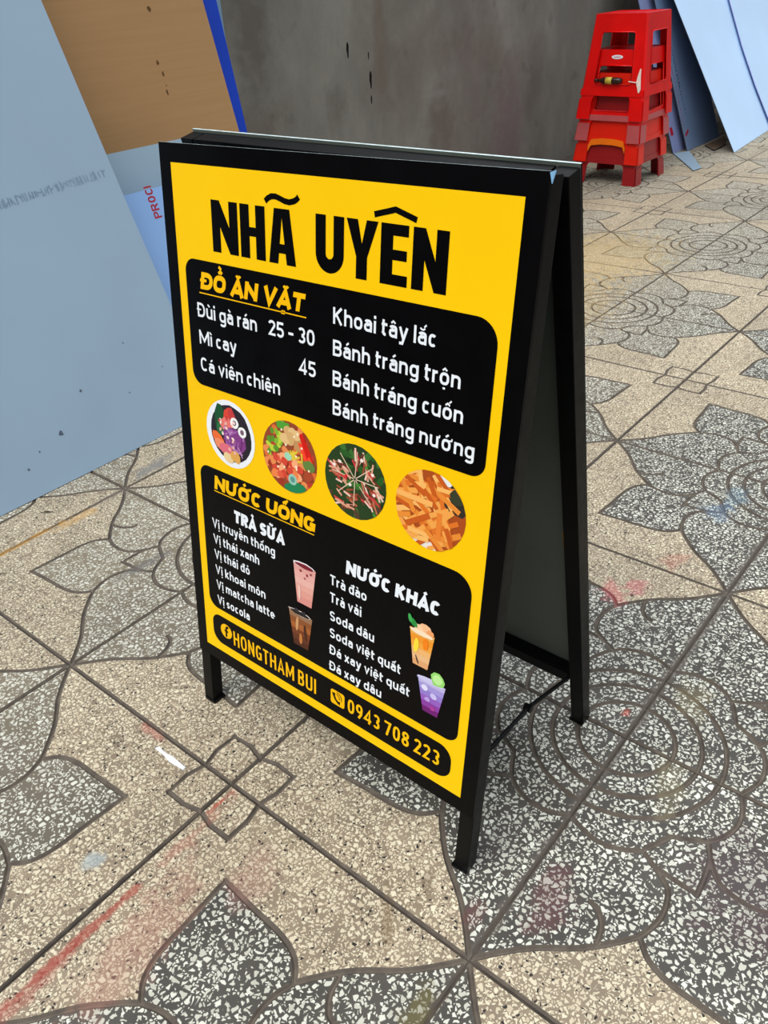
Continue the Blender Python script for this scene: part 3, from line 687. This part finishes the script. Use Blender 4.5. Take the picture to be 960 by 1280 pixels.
# 4 fries
P = Pic((50.7, CY, 5.6)); P.blob(50.7, CY, 5.7, 5.7, 0, (170, 75, 25), 28, 0); P.blob(54.6, 38.2, 2.6, 2.4, .5, (50, 45, 35)); P.blob(52.6, 36.4, 1.2, .8, 0, (235, 235, 230)); P.blob(50.4, 46.6, 3, .8, 0, (235, 225, 215))
for i in range(70):
    t_ = rr.random(); P.bar(50+rr.uniform(-5, 4.2), CY+rr.uniform(-4.4, 4.6), rr.uniform(3, 5.5), rr.uniform(.6, .85), rr.choice([.1, -.2, .5, 1.2, -.6, .9])+rr.uniform(-.2, .2), rr.choice([(235, 140, 50), (245, 165, 75), (225, 115, 35), (250, 185, 100), (200, 90, 25)]))
P.blob(54.9, 38.0, 1.2, 1.3, .5, (55, 60, 40)); P.bar(47.6, 40.2, 7, .8, .02, (250, 180, 95)); P.bar(52.3, 43.1, .8, 4.0, 0, (235, 130, 45))
P.build('food_picture', .0006, 'round print of golden french fries')
# drink cups
def cup(x0, x1, xb0, xb1, yt, yb, body, extra, label):
    P = Pic()
    n = len(body)
    for i, col in enumerate(body):
        a, b = i/n, (i+1)/n
        P.add([(x0+(xb0-x0)*a, yt+(yb-yt)*a), (x1+(xb1-x1)*a, yt+(yb-yt)*a), (x1+(xb1-x1)*b, yt+(yb-yt)*b), (x0+(xb0-x0)*b, yt+(yb-yt)*b)], col)
    for e_ in extra: P.blob(*e_)
    P.build('drink_picture', .0009, label)
cup(25.6, 30.4, 26.4, 29.5, 58.9, 66.0, [(225, 160, 150), (230, 170, 160), (232, 178, 165), (228, 165, 150), (225, 155, 140), (220, 145, 135)],
    [(28, 58.8, 2.45, .5, 0, (236, 225, 225)), (28, 58.9, 2.0, .38, 0, (120, 25, 40)), (27.2, 59.9, .25, .25, 0, (140, 50, 60)), (28.6, 60.3, .25, .25, 0, (150, 60, 60)), (29.4, 59.8, .2, .2, 0, (140, 50, 60)), (28.1, 61.0, .2, .2, 0, (180, 90, 90)), (26.9, 64, .3, 1.6, 0, (240, 195, 180))], 'small print of a pink bubble tea cup')
cup(24.4, 29.6, 25.5, 28.7, 68.2, 74.6, [(150, 110, 80), (140, 80, 40), (165, 95, 45), (120, 60, 30), (100, 50, 28), (80, 38, 22)],
    [(27, 68.1, 2.65, .5, 0, (215, 200, 190)), (27, 68.15, 2.3, .38, 0, (30, 26, 28)), (26.2, 67.7, .5, .35, 0, (50, 48, 55)), (27.8, 67.7, .5, .35, 0, (45, 42, 48)), (26.3, 70.4, .35, 1.4, .1, (205, 150, 100)), (28.1, 71.4, .3, 1.6, -.1, (70, 35, 20)), (27.1, 73.0, .35, 1.1, 0, (190, 120, 60))], 'small print of a brown sugar drink cup')
cup(48.7, 53.0, 49.6, 52.2, 60.2, 66.2, [(240, 170, 70), (240, 150, 40), (245, 165, 60), (240, 180, 110), (235, 185, 130), (225, 165, 110)],
    [(51.3, 59.6, 1.1, .9, 0, (245, 190, 140)), (52.2, 60.0, .7, .6, 0, (240, 160, 100)), (50.3, 59.9, .8, .7, 0, (250, 205, 160)), (50.8, 60.5, 2.25, .42, 0, (250, 225, 190)), (49.3, 59.3, .9, .5, .7, (40, 140, 60)), (48.7, 58.8, .7, .35, 1.3, (60, 170, 80)), (50.0, 62.8, .45, 1.3, .1, (250, 220, 60)), (51.6, 62.0, .5, 1.0, 0, (245, 130, 20)), (50.3, 65.2, .12, .8, -.4, (60, 45, 40))], 'small print of an orange peach drink with mint')
cup(50.6, 55.5, 51.9, 54.5, 67.8, 73.6, [(190, 180, 225), (165, 150, 215), (150, 125, 205), (150, 95, 190), (140, 60, 160), (110, 25, 110)],
    [(53.0, 67.9, 2.5, .5, 0, (205, 200, 235)), (54.1, 67.0, 1.25, 1.2, 0, (150, 215, 110)), (54.1, 67.0, .8, .8, 0, (190, 235, 150)), (52.0, 69.4, .6, .5, .3, (225, 220, 245)), (53.6, 70.2, .6, .5, .2, (205, 195, 240)), (52.6, 71.2, .5, .4, 0, (190, 160, 225)), (53.6, 72.4, .5, .4, 0, (170, 60, 150))], 'small print of a purple iced drink with lime')

# ------------------------------------------------------------------ leaning sheets on the left
M_sheet_grey = simple('blue_grey_sheet', srgb(142, 164, 182), .38, .35, .03, 1.6)
M_sheet_light = simple('pale_grey_blue_sheet', srgb(148, 172, 188), .38, .35, .03, 2)
M_sheet_bright = simple('pale_blue_film', srgb(140, 178, 228), .35, .35, .03, 2)
M_strip_blue = simple('cobalt_blue_sheet', srgb(4, 62, 190), .45, .3, .04, 3)
M_strip_pale = simple('pale_sheet', srgb(122, 152, 180), .45, .3, .04, 3)
M_sheet_edge = simple('dark_sheet_edge', srgb(52, 54, 62), .6, .3, .1, 30)
k = NT('brown_cardboard'); p = k.obj(); mp = k.n('ShaderNodeMapping'); mp.inputs['Scale'].default_value = (1, 1, 40); k.put(mp.inputs[0], p)
k.base(k.mix(k.ramp(k.noise(mp.outputs[0], 2.5, 4), .35, .65), srgb(166, 128, 86), srgb(170, 132, 90))); k.rough(.8); k.b.inputs['Specular IOR Level'].default_value = .2; M_card = k.m
def lean_sheet(name, y0, kk_, poly, t, mat, edge, label, cat, group=None, yaw=0.0):
    """poly: (x, z) outline in tile units on the plane y = y0 + kk*z (optionally turned by slope yaw)"""
    n = len(poly); nv = Vector((-yaw, 1, -kk_)).normalized()
    x0 = poly[0][0]
    f0 = [Vector((x, y0+kk_*z+yaw*(x-x0), z))*T for x, z in poly]; v = f0+[q+nv*t for q in f0]
    zlift = 0.0
    f = [tuple(range(n)), tuple(range(n, 2*n))[::-1]]+[(i, (i+1) % n, n+(i+1) % n, n+i) for i in range(n)]
    org = Vector((sum(q.x for q in f0)/n, min(q.y for q in f0), 0))
    o = mesh_obj(name, v, f, [mat, edge], None, mi=[0, 0]+[1]*n, origin=org)
    bm = bmesh.new(); bm.from_mesh(o.data); bmesh.ops.recalc_face_normals(bm, faces=bm.faces); bm.to_mesh(o.data); bm.free()
    tag(o, label, cat, group); return o
ZZ = .004
g_sheet = lean_sheet('leaning_sheet', 1.325, .414, [(-1.6, ZZ), (1.96, ZZ), (1.965, 1.2), (1.985, 2.3), (1.99, 4.4), (-1.6, 4.4)], .004, M_sheet_grey, M_sheet_edge,
                     'large blue-grey sheet filling the left side, its bottom edge on the tiles', 'sheet')
b_sheet = lean_sheet('leaning_sheet', 1.62, .33, [(.2, ZZ), (3.1, ZZ), (3.1, 1.253), (.2, 1.253)], .004, M_sheet_bright, M_sheet_edge,
                     'pale blue film-covered sheet with red lettering, between the large grey sheet and the menu board', 'sheet')
p_sheet = lean_sheet('leaning_sheet', 1.75, .30, [(.4, ZZ), (2.80, ZZ), (2.80, 1.475), (.4, 1.475)], .004, M_sheet_light, M_sheet_edge,
                     'pale grey-blue sheet whose top edge covers the foot of the cardboard', 'sheet')
c_sheet = lean_sheet('cardboard_sheet', 2.04, .233, [(1.0, ZZ), (3.4, ZZ), (3.4, 3.6), (1.0, 3.6)], .008, M_card, M_card,
                     'tall brown cardboard sheet leaning behind the grey-blue sheets', 'cardboard')
u_sheet = lean_sheet('leaning_sheet', 2.30, .167, [(1.2, ZZ), (3.62, ZZ), (3.62, 3.6), (1.2, 3.6)], .006, M_strip_blue, M_strip_blue,
                     'bright cobalt blue sheet showing as a strip right of the cardboard', 'sheet')
w_sheet = lean_sheet('leaning_sheet', 2.56, .10, [(1.3, ZZ), (3.76, ZZ), (3.76, .9), (3.72, 1.8), (3.78, 2.6), (3.78, 3.7), (1.3, 3.7)], .005, M_strip_pale, M_strip_pale,
                     'pale blue-grey sheet barely showing behind the cobalt blue strip', 'sheet')
# thin dark line under the big sheet, dull marks on it
def on_plane(y0, kk_):
    nv = Vector((0, -1, kk_)).normalized()
    def pf(a, b, off): return Vector((a/100, y0*T+kk_*(b/100)/1.0, b/100))+nv*off
    return pf
M_faint = simple('faint_grey_ink', srgb(114, 138, 156), .5, .3, .1, 40)
pg = on_plane(1.325, .414)
polys = []; x = -10.0
while x < 95:
    zc = 69.6+(x-60)*.052; hgt = rr.uniform(1.3, 2.6)
    if rr.random() < .86: polys += strip_poly([(x, zc-hgt/2), (x+rr.uniform(-.3, .5), zc+hgt/2)], .16)
    if rr.random() < .6: polys += strip_poly([(x, zc+rr.uniform(-1, 1)), (x+rr.uniform(.6, 1.1), zc+rr.uniform(-1, 1))], .13)
    x += rr.uniform(.45, .95)
o = flat('faded_print', polys, M_faint, .0006, g_sheet, pg); o['kind'] = 'stuff'
M_scuff = simple('scuff_dark', srgb(78, 88, 104), .7, .2, .1, 40)
for a, b, r_ in ((58, 20.5, .45), (47, 12.5, .8), (39, 10.5, .3), (34, 7.5, .35), (77, 28, .25), (86, 18, .2), (72, 15, .25)):
    flat('scuff_mark', [[(a+r_*math.cos(t*PI/4)*rr.uniform(.6, 1.3), b+r_*math.sin(t*PI/4)*rr.uniform(.6, 1.3)) for t in range(8)]], M_scuff, .0006, g_sheet, pg)
# red lettering running up the film-covered sheet
M_redink = simple('red_print', srgb(170, 30, 50), .5, .3, .05, 30)
pb = on_plane(1.62, .33)
for ch, z0 in (('P', 0), ('R', 1), ('O', 2), ('C', 3), ('I', 4)):
    if ch == 'P': st_ = [([(0, 0), (0, 1)], .09), ([(0, .91)]+sarc(.3, .70, .25, .21, 90, -90)+[(0, .49)], .09)]
    elif ch == 'R': st_ = [([(0, 0), (0, 1)], .09), ([(0, .91)]+sarc(.3, .70, .25, .21, 90, -90)+[(0, .49)], .09), ([(.3, .49), (.58, 0)], .09)]
    elif ch == 'I': st_ = [([(0, 0), (0, 1)], .09)]
    else: st_ = [(s_, .09) for s_ in glyph(ch, .66, .09)]
    sz = 2.9; zb_ = 54.3+z0*2.25
    pl = []
    for path, hw in st_:
        for q in strip_poly(path, hw): pl.append([(114.3-.0+0-(c_-.0)*sz*-1*-1 if False else 114.9-(c_)*sz, zb_+a_*sz*.95) for a_, c_ in q])
    flat('red_lettering', pl, M_redink, .0006, b_sheet, pb)
# dents in the cardboard
M_dent = simple('torn_card_fibre', srgb(96, 70, 44), .9, .1, .1, 60)
pc = on_plane(2.04, .233)
for a, b, r_, q_ in ((146.2, 110.9, .9, 1), (143.2, 95.5, .8, 1), (144.0, 92.1, .5, 2.4), (143.4, 86.6, .5, 2.2), (143.9, 88.6, .3, 1)):
    flat('card_dent', [[(a+r_*math.cos(t*PI/4)*rr.uniform(.5, 1.1), b+q_*r_*math.sin(t*PI/4)*rr.uniform(.5, 1.1)) for t in range(8)]], M_dent, .0006, c_sheet, pc)

# ------------------------------------------------------------------ right: stacked sheets beyond the stools
M_white_sheet = simple('white_sheet', srgb(192, 220, 250), .5, .3, .02, 1.5)
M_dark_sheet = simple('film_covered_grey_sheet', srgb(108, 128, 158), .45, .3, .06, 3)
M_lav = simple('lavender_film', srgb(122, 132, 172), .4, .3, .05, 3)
M_purple = simple('purple_sheet_edge', srgb(140, 135, 205), .5, .3, .05, 20)
yw = .08
w1 = lean_sheet('leaning_sheet', 1.32, .618, [(11.4, ZZ), (13.95, ZZ), (13.95, 2.8), (11.4, 2.8)], .004, M_white_sheet, M_sheet_edge,
                'big bright white sheet leaning at top right, its sharp lower corner touching the tiles', 'sheet', yaw=yw)
w2 = lean_sheet('leaning_sheet', 1.32+.16-.05, .618, [(13.36, .04), (13.34, .6), (13.42, 1.1), (13.66, 1.7), (13.95, 2.2), (14.1, 2.45), (15.8, 2.45), (15.8, .04)], .004, M_white_sheet, M_purple,
                'second white sheet overlapping the first, with a curved violet edge', 'sheet', yaw=yw)
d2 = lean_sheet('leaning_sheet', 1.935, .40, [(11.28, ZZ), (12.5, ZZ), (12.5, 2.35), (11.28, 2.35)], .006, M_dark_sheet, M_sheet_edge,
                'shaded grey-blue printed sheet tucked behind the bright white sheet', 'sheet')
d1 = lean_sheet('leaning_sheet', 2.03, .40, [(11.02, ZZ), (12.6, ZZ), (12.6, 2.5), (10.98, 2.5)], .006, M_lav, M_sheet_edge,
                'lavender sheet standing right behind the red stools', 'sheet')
M_darkred = simple('dark_red_print', srgb(150, 20, 40), .6, .2, .1, 30)
M_darkink = simple('dark_ink', srgb(40, 40, 62), .6, .2, .1, 30)
pd2 = on_plane(1.935, .40); pd1 = on_plane(2.03, .40)
pl = []
z_ = 22.0
while z_ < 80:
    l_ = rr.uniform(.5, 1.6); pl += strip_poly([(574+(z_-50)*.0+rr.uniform(-.6, .6), z_), (574+rr.uniform(-.6, .6), z_+l_)], rr.uniform(.3, .7)); z_ += l_+rr.uniform(.4, 1.5)
o = flat('vertical_print', pl, M_darkink, .0008, d2, pd2); o['kind'] = 'stuff'
pl = []; z_ = 14.0
while z_ < 52:
    l_ = rr.uniform(.5, 1.4); pl += strip_poly([(567.2+rr.uniform(-.4, .4), z_), (567.2+rr.uniform(-.4, .4), z_+l_)], rr.uniform(.2, .5)); z_ += l_+rr.uniform(.5, 1.4)
o = flat('vertical_print', pl, M_darkred, .0008, d2, pd2); o['kind'] = 'stuff'
flat('red_mark', [[(566.2, 8.6), (573, 11.2), (573, 13.2), (566.2, 10.4)]], M_darkred, .0008, d2, pd2)
flat('red_mark', [[(553.5, 11.0), (558, 11.0), (558, 16.0), (553.5, 16.0)]], M_darkred, .0008, d1, pd1)
flat('red_arc', strip_poly([(x_, y_) for x_, y_ in sarc(556, 34, 5, 13, 90, 270, 14, 2)], .9), M_darkred, .0008, d1, pd1)
# thin offcut lying on the floor in front of them
def floor_piece(name, pts, z0, z1, mats, label, cat, group=None):
    n = len(pts); v = [Vector((x*T, y*T, z0)) for x, y in pts]+[Vector((x*T, y*T, z1)) for x, y in pts]
    f = [tuple(range(n))[::-1], tuple(range(n, 2*n))]+[(i, (i+1) % n, n+(i+1) % n, n+i) for i in range(n)]
    o = mesh_obj(name, v, f, mats, None, mi=[0, 0]+[1]*n, origin=(pts[0][0]*T, pts[0][1]*T, 0))
    bm = bmesh.new(); bm.from_mesh(o.data); bmesh.ops.recalc_face_normals(bm, faces=bm.faces); bm.to_mesh(o.data); bm.free()
    tag(o, label, cat, group); return o
floor_piece('sheet_offcut', [(10.05, 1.36), (10.25, 1.33), (11.25, 1.90), (11.0, 2.02)], .0015, .006, [M_sheet_grey, M_sheet_edge], 'grey sheet offcut lying flat on the tiles, right of the stools', 'offcut')
M_brown = simple('shaded_floor_brown', srgb(96, 78, 62), .7, .2, .1, 20)
floor_piece('shaded_floor_patch', [(11.40, 1.60), (11.9, 1.62), (12.5, 1.85), (11.7, 1.85)], .0015, .010, [M_brown, M_sheet_edge], 'brown patch on the ground, painted shade of the floor under the bright white sheet', 'offcut')  # brown patch paints the shadowed floor under the white sheet
# paint flake, twig
M_flake = simple('white_paint_flake', srgb(225, 230, 240), .6, .3, .05, 60)

def gpt(px, py):
    d = R.transposed() @ Vector(((px-480)/1020.277, (py-640)/1020.277, 1)); c_ = Vector((-1.0274, -2.6822, 2.3398)); t_ = -c_.z/d.z
    q = c_+d*t_; return (q.x, q.y)
floor_piece('paint_flake', [gpt(194, 936), gpt(199, 934), (gpt(206, 941)), gpt(217, 947), gpt(232, 960), gpt(229, 963), gpt(212, 953), gpt(204, 944)], .0008, .0018, [M_flake, M_flake], 'sliver of white paint flake beside the small square tile motif', 'flake')
M_twig = simple('dark_twig', srgb(40, 34, 26), .8, .2, .1, 60)
a_, b_ = gpt(51, 642), gpt(66, 641); mb = MB(); mb.tube([(a_[0]*T, a_[1]*T, .0035), ((a_[0]+b_[0])/2*T, (a_[1]+b_[1])/2*T+.002, .004), (b_[0]*T, b_[1]*T, .0035)], [.0012, .002, .001], 6)
o = mb.build('twig', M_twig, origin=(a_[0]*T, a_[1]*T, 0)); tag(o, 'short dark twig on the tiles below the large grey sheet', 'twig')

# ------------------------------------------------------------------ stack of plastic stools
SCX, SCY = 9.379*T, 2.076*T; SHB, SHT, SHH, SD = .425*T, .32*T, 1.088*T, .24*T
def plastic(name, col, alpha=1.0, dust=.0):
    k = NT(name); nz = k.noise(k.obj(), 9, 4)
    c = k.mix(k.ramp(nz, .3, .7), tuple(x*.85 for x in col[:3])+(1,), col)
    k.base(c); k.rough(.32); k.b.inputs['Specular IOR Level'].default_value = .4; k.b.inputs['Subsurface Weight'].default_value = .0
    return k.m
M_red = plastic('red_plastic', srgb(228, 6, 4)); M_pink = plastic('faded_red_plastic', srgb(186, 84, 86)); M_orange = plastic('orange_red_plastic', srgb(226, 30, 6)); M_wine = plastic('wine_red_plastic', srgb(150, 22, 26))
M_org = plastic('orange_plastic', srgb(250, 120, 10))
def stool_parts(mat, band, z0, label, SHH=SHH, wb=.345):
    rt = root('plastic_stool', (SCX, SCY, z0), label, 'stool', 'nested plastic stools by the wall')
    # perimeter samples of one side, s in -1..1, then rounded corner
    ss = [-.94, -.80, -.60, -.54, -.2, .2, .54, .60, .80, .94]
    zz = [0, .20, .235, .30, wb, wb+.03, .80, .835, .93, 1.0]
    def P(side, s, zf):
        h = SHB+(SHT-SHB)*zf; x, y = s*h, -h
        if abs(s) > .94: pass
        a = side*PI/2; return Vector((math.cos(a)*x-math.sin(a)*y, math.sin(a)*x+math.cos(a)*y, zf*SHH))
    mb = MB(); band_mb = MB()
    V = {}
    def vid(B_, key, q):
        if key not in V: V[key] = len(B_.v); B_.v.append(q+Vector((SCX, SCY, z0)))
        return V[key]
    cols = []
    for side in range(4):
        for i, s in enumerate(ss): cols.append((side, s))
    n = len(cols)
    for ci in range(n):
        (sa, s0), (sb, s1) = cols[ci], cols[(ci+1) % n]
        cornr = sa != sb
        for zi in range(len(zz)-1):
            za, zb_ = zz[zi], zz[zi+1]; mid = (s0+s1)/2
            hole = False; tri = None
            if not cornr:
                if abs(mid) < .60:
                    if zb_ <= .235+1e-6:           # arch between the legs
                        if zi == 1 and abs(mid) > .54: tri = 'arch'
                        else: hole = True
                    elif za >= wb-1e-6 and zb_ <= .835+1e-6:  # window
                        if abs(mid) > .54 and zi in (4, 6): tri = 'win'
                        else: hole = True
            if hole: continue
            k1, k2, k3, k4 = (ci, zi), ((ci+1) % n, zi), ((ci+1) % n, zi+1), (ci, zi+1)
            q = [vid(mb, k1, P(sa, s0, za)), vid(mb, k2, P(sb, s1, za)), vid(mb, k3, P(sb, s1, zb_)), vid(mb, k4, P(sa, s0, zb_))]
            if tri is None: mb.f.append(tuple(q))
            elif tri == 'arch': mb.f.append((q[0], q[2], q[3]) if mid < 0 else (q[1], q[2], q[3]))
            elif tri == 'win' and zi == 4: mb.f.append((q[0], q[1], q[3]) if mid < 0 else (q[0], q[1], q[2]))
            else: mb.f.append((q[0], q[2], q[3]) if mid < 0 else (q[1], q[2], q[3]))
    o = mb.build('side_wall', mat, rt)
    sol = o.modifiers.new('thickness', 'SOLIDIFY'); sol.thickness = .004; sol.offset = -1
    # seat with raised rim and centre hole
    st_ = MB(); h = SHT-.001; rim = [Vector((sx_*h*.94 if abs(sx_) == 1 and False else x_, y_, 0)) for sx_, x_, y_ in []]
    out = []
    for side in range(4):
        for s in (-.94, .94):
            a = side*PI/2; x, y = s*h, -h; out.append((math.cos(a)*x-math.sin(a)*y, math.sin(a)*x+math.cos(a)*y))
    m_ = len(out); inner = [(x*.9, y*.9) for x, y in out]; hole = [(.018*math.cos(math.radians(-135+45*i-0)), .018*math.sin(math.radians(-135+45*i))) for i in range(8)]
    zt = SHH+z0
    for ring, z_ in ((out, zt), (inner, zt+.001), (inner, zt-.004), (hole, zt-.005), (hole, zt-.012)):
        st_.v += [Vector((SCX+x, SCY+y, z_)) for x, y in ring]
    for r_ in range(4):
        for i in range(m_): st_.f.append((r_*m_+i, r_*m_+(i+1) % m_, (r_+1)*m_+(i+1) % m_, (r_+1)*m_+i))
    st_.build('seat', mat, rt)
    # ledge band around the foot of the stool (thicker rim above the legs)
    bd = MB()
    for side in range(4):
        for (s0, s1, za, zb_) in [(-.97, -.60, 0, .20), (.60, .97, 0, .20), (-.97, .97, .235, .30)]:
            pts = []
            for zf in (za, zb_):
                for off in (0.0015, .0035):
                    for s in (s0, s1):
                        h_ = SHB+(SHT-SHB)*zf+off; x, y = s*h_, -h_; a = side*PI/2
                        pts.append(Vector((SCX+math.cos(a)*x-math.sin(a)*y, SCY+math.sin(a)*x+math.cos(a)*y, z0+zf*SHH)))
            bd.hexa([pts[2], pts[3], pts[1], pts[0], pts[6], pts[7], pts[5], pts[4]])
    b_ = bd.build('leg_band', band, rt)
    if band is not mat: b_['label'] = 'dull pinkish lower band' if band is M_pink else 'differently coloured lower band'
    # window frame bead
    bead = MB()
    for side in range(4):
        path = []
        for s, zf in ((-.60, wb+.025), (-.54, wb), (.54, wb), (.60, wb+.025), (.60, .81), (.54, .835), (-.54, .835), (-.60, .81), (-.60, wb+.025)):
            h_ = SHB+(SHT-SHB)*zf+.001; x, y = s*h_, -h_; a = side*PI/2
            path.append(Vector((SCX+math.cos(a)*x-math.sin(a)*y, SCY+math.sin(a)*x+math.cos(a)*y, z0+zf*SHH)))
        bead.tube(path, .0032, 6)
    bead.build('window_rim', mat, rt, smooth=True)
    return rt
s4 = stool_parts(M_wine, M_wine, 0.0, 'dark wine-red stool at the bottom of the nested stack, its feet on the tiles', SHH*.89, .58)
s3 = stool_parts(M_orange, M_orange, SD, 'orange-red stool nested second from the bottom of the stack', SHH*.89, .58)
s2 = stool_parts(M_red, M_pink, 2*SD, 'red stool with a dull pink lower band, nested right under the top stool', SHH*.89)
s1 = stool_parts(M_red, M_red, 3*SD, 'bright red plastic stool on top of the nested stack, with a torn white tie')
# orange arch on the third stool, visible on its left face
mb = MB(); path = []
for s, zf in ((-.58, .17), (-.50, .235), (-.2, .25), (.2, .25), (.50, .235), (.58, .17)):
    h_ = SHB+(SHT-SHB)*zf+.006; path.append(Vector((SCX-h_, SCY-s*h_, SD+zf*SHH)))
pts_v = []
for q in path: pts_v += [q+Vector((0, 0, -.034)), q+Vector((0, 0, .0)), q+Vector((.003, 0, .0)), q+Vector((.003, 0, -.034))]
mb.v = pts_v
for i in range(len(path)-1):
    a = i*4; b = a+4; mb.f += [(a, b, b+1, a+1), (a+1, b+1, b+2, a+2), (a+2, b+2, b+3, a+3), (a+3, b+3, b, a)]
mb.f += [(0, 1, 2, 3), tuple(len(path)*4-4+i for i in (3, 2, 1, 0))]
o = mb.build('arch_trim', M_org, s3); o['label'] = 'orange arched trim'
# oval white plate on the second stool
h_ = SHB+(SHT-SHB)*.93+.002; c_ = Vector((SCX-h_-.001, SCY+.0, 2*SD+.925*SHH*.89)); n = 20
mb = MB(); mb.v = [c_+Vector((0, .035*math.cos(2*PI*i/n), .011*math.sin(2*PI*i/n))) for i in range(n)]+[c_+Vector((.002, .035*math.cos(2*PI*i/n), .011*math.sin(2*PI*i/n))) for i in range(n)]
mb.f = [tuple(range(n)), tuple(range(n, 2*n))[::-1]]+[(i, (i+1) % n, n+(i+1) % n, n+i) for i in range(n)]
o = mb.build('oval_plate', M_white, s2); o['label'] = 'white oval emblem plate'
mb = MB()
for i in range(7):
    y_ = c_.y-.018+i*.006; mb.box(c_.x-.0008, c_.x-.0002, y_-.0018, y_+.0018, c_.z-.003-(i % 2)*.001, c_.z+.003)
mb.build('emblem_mark', simple('emblem_red', srgb(200, 120, 130), .5), o)
# torn white tie on the near corner of the top stool and small dark bottle in its window
M_tie = simple('white_plastic_tie', srgb(235, 215, 205), .6, .3, .06, 40)
z_ = 3*SD; mb = MB()
def near(zf, ds, out=.0075):
    h = SHB+(SHT-SHB)*zf+out; return Vector((SCX-h, SCY-h+ds, z_+zf*SHH))
pp = [near(.50, .030), near(.44, .036), near(.37, .040), near(.31, .034), near(.275, .036)]; rr_ = [.003, .009, .014, .010, .003]
for i in range(len(pp)-1):
    a, b = pp[i], pp[i+1]; mb.hexa([b+Vector((0, -rr_[i+1], 0)), b+Vector((.002, -rr_[i+1], 0)), b+Vector((.002, rr_[i+1], 0)), b+Vector((0, rr_[i+1], 0)), a+Vector((0, -rr_[i], 0)), a+Vector((.002, -rr_[i], 0)), a+Vector((.002, rr_[i], 0)), a+Vector((0, rr_[i], 0))])
mb.tube([near(.37, .045), near(.375, .075), near(.38, .10)], .003, 6)
o = mb.build('torn_tie', M_tie, origin=near(.37, .04)); tag(o, 'torn white plastic tie on the near corner of the top red stool', 'tie')
bt = root('small_bottle', (SCX-(SHB+(SHT-SHB)*.36)-.010, SCY+.01, z_+.352*SHH), 'small dark bottle with a yellow band lying in the window of the top stool', 'bottle')
bx = Vector(bt['_w']); M_bdark = simple('dark_bottle', srgb(44, 22, 16), .3, .5, .1, 30); M_bye = simple('yellow_band', srgb(200, 180, 70), .5, .3, .1, 30)
mb = MB(); mb.tube([bx+Vector((0, .085, .018)), bx+Vector((0, .07, .018)), bx+Vector((0, .05, .018)), bx+Vector((0, -.05, .018)), bx+Vector((0, -.07, .018))], [.007, .009, .018, .018, .012], 12); mb.build('body', M_bdark, bt, smooth=True)
mb = MB(); mb.tube([bx+Vector((0, .03, .018)), bx+Vector((0, -.01, .018))], .0188, 12); mb.build('paper_band', M_bye, bt, smooth=True)
mb = MB(); mb.tube([bx+Vector((0, .102, .018)), bx+Vector((0, .086, .018))], .009, 10); mb.build('cap', M_bdark, bt, smooth=True)

for o in bpy.data.objects:
    if '_w' in o: del o['_w']
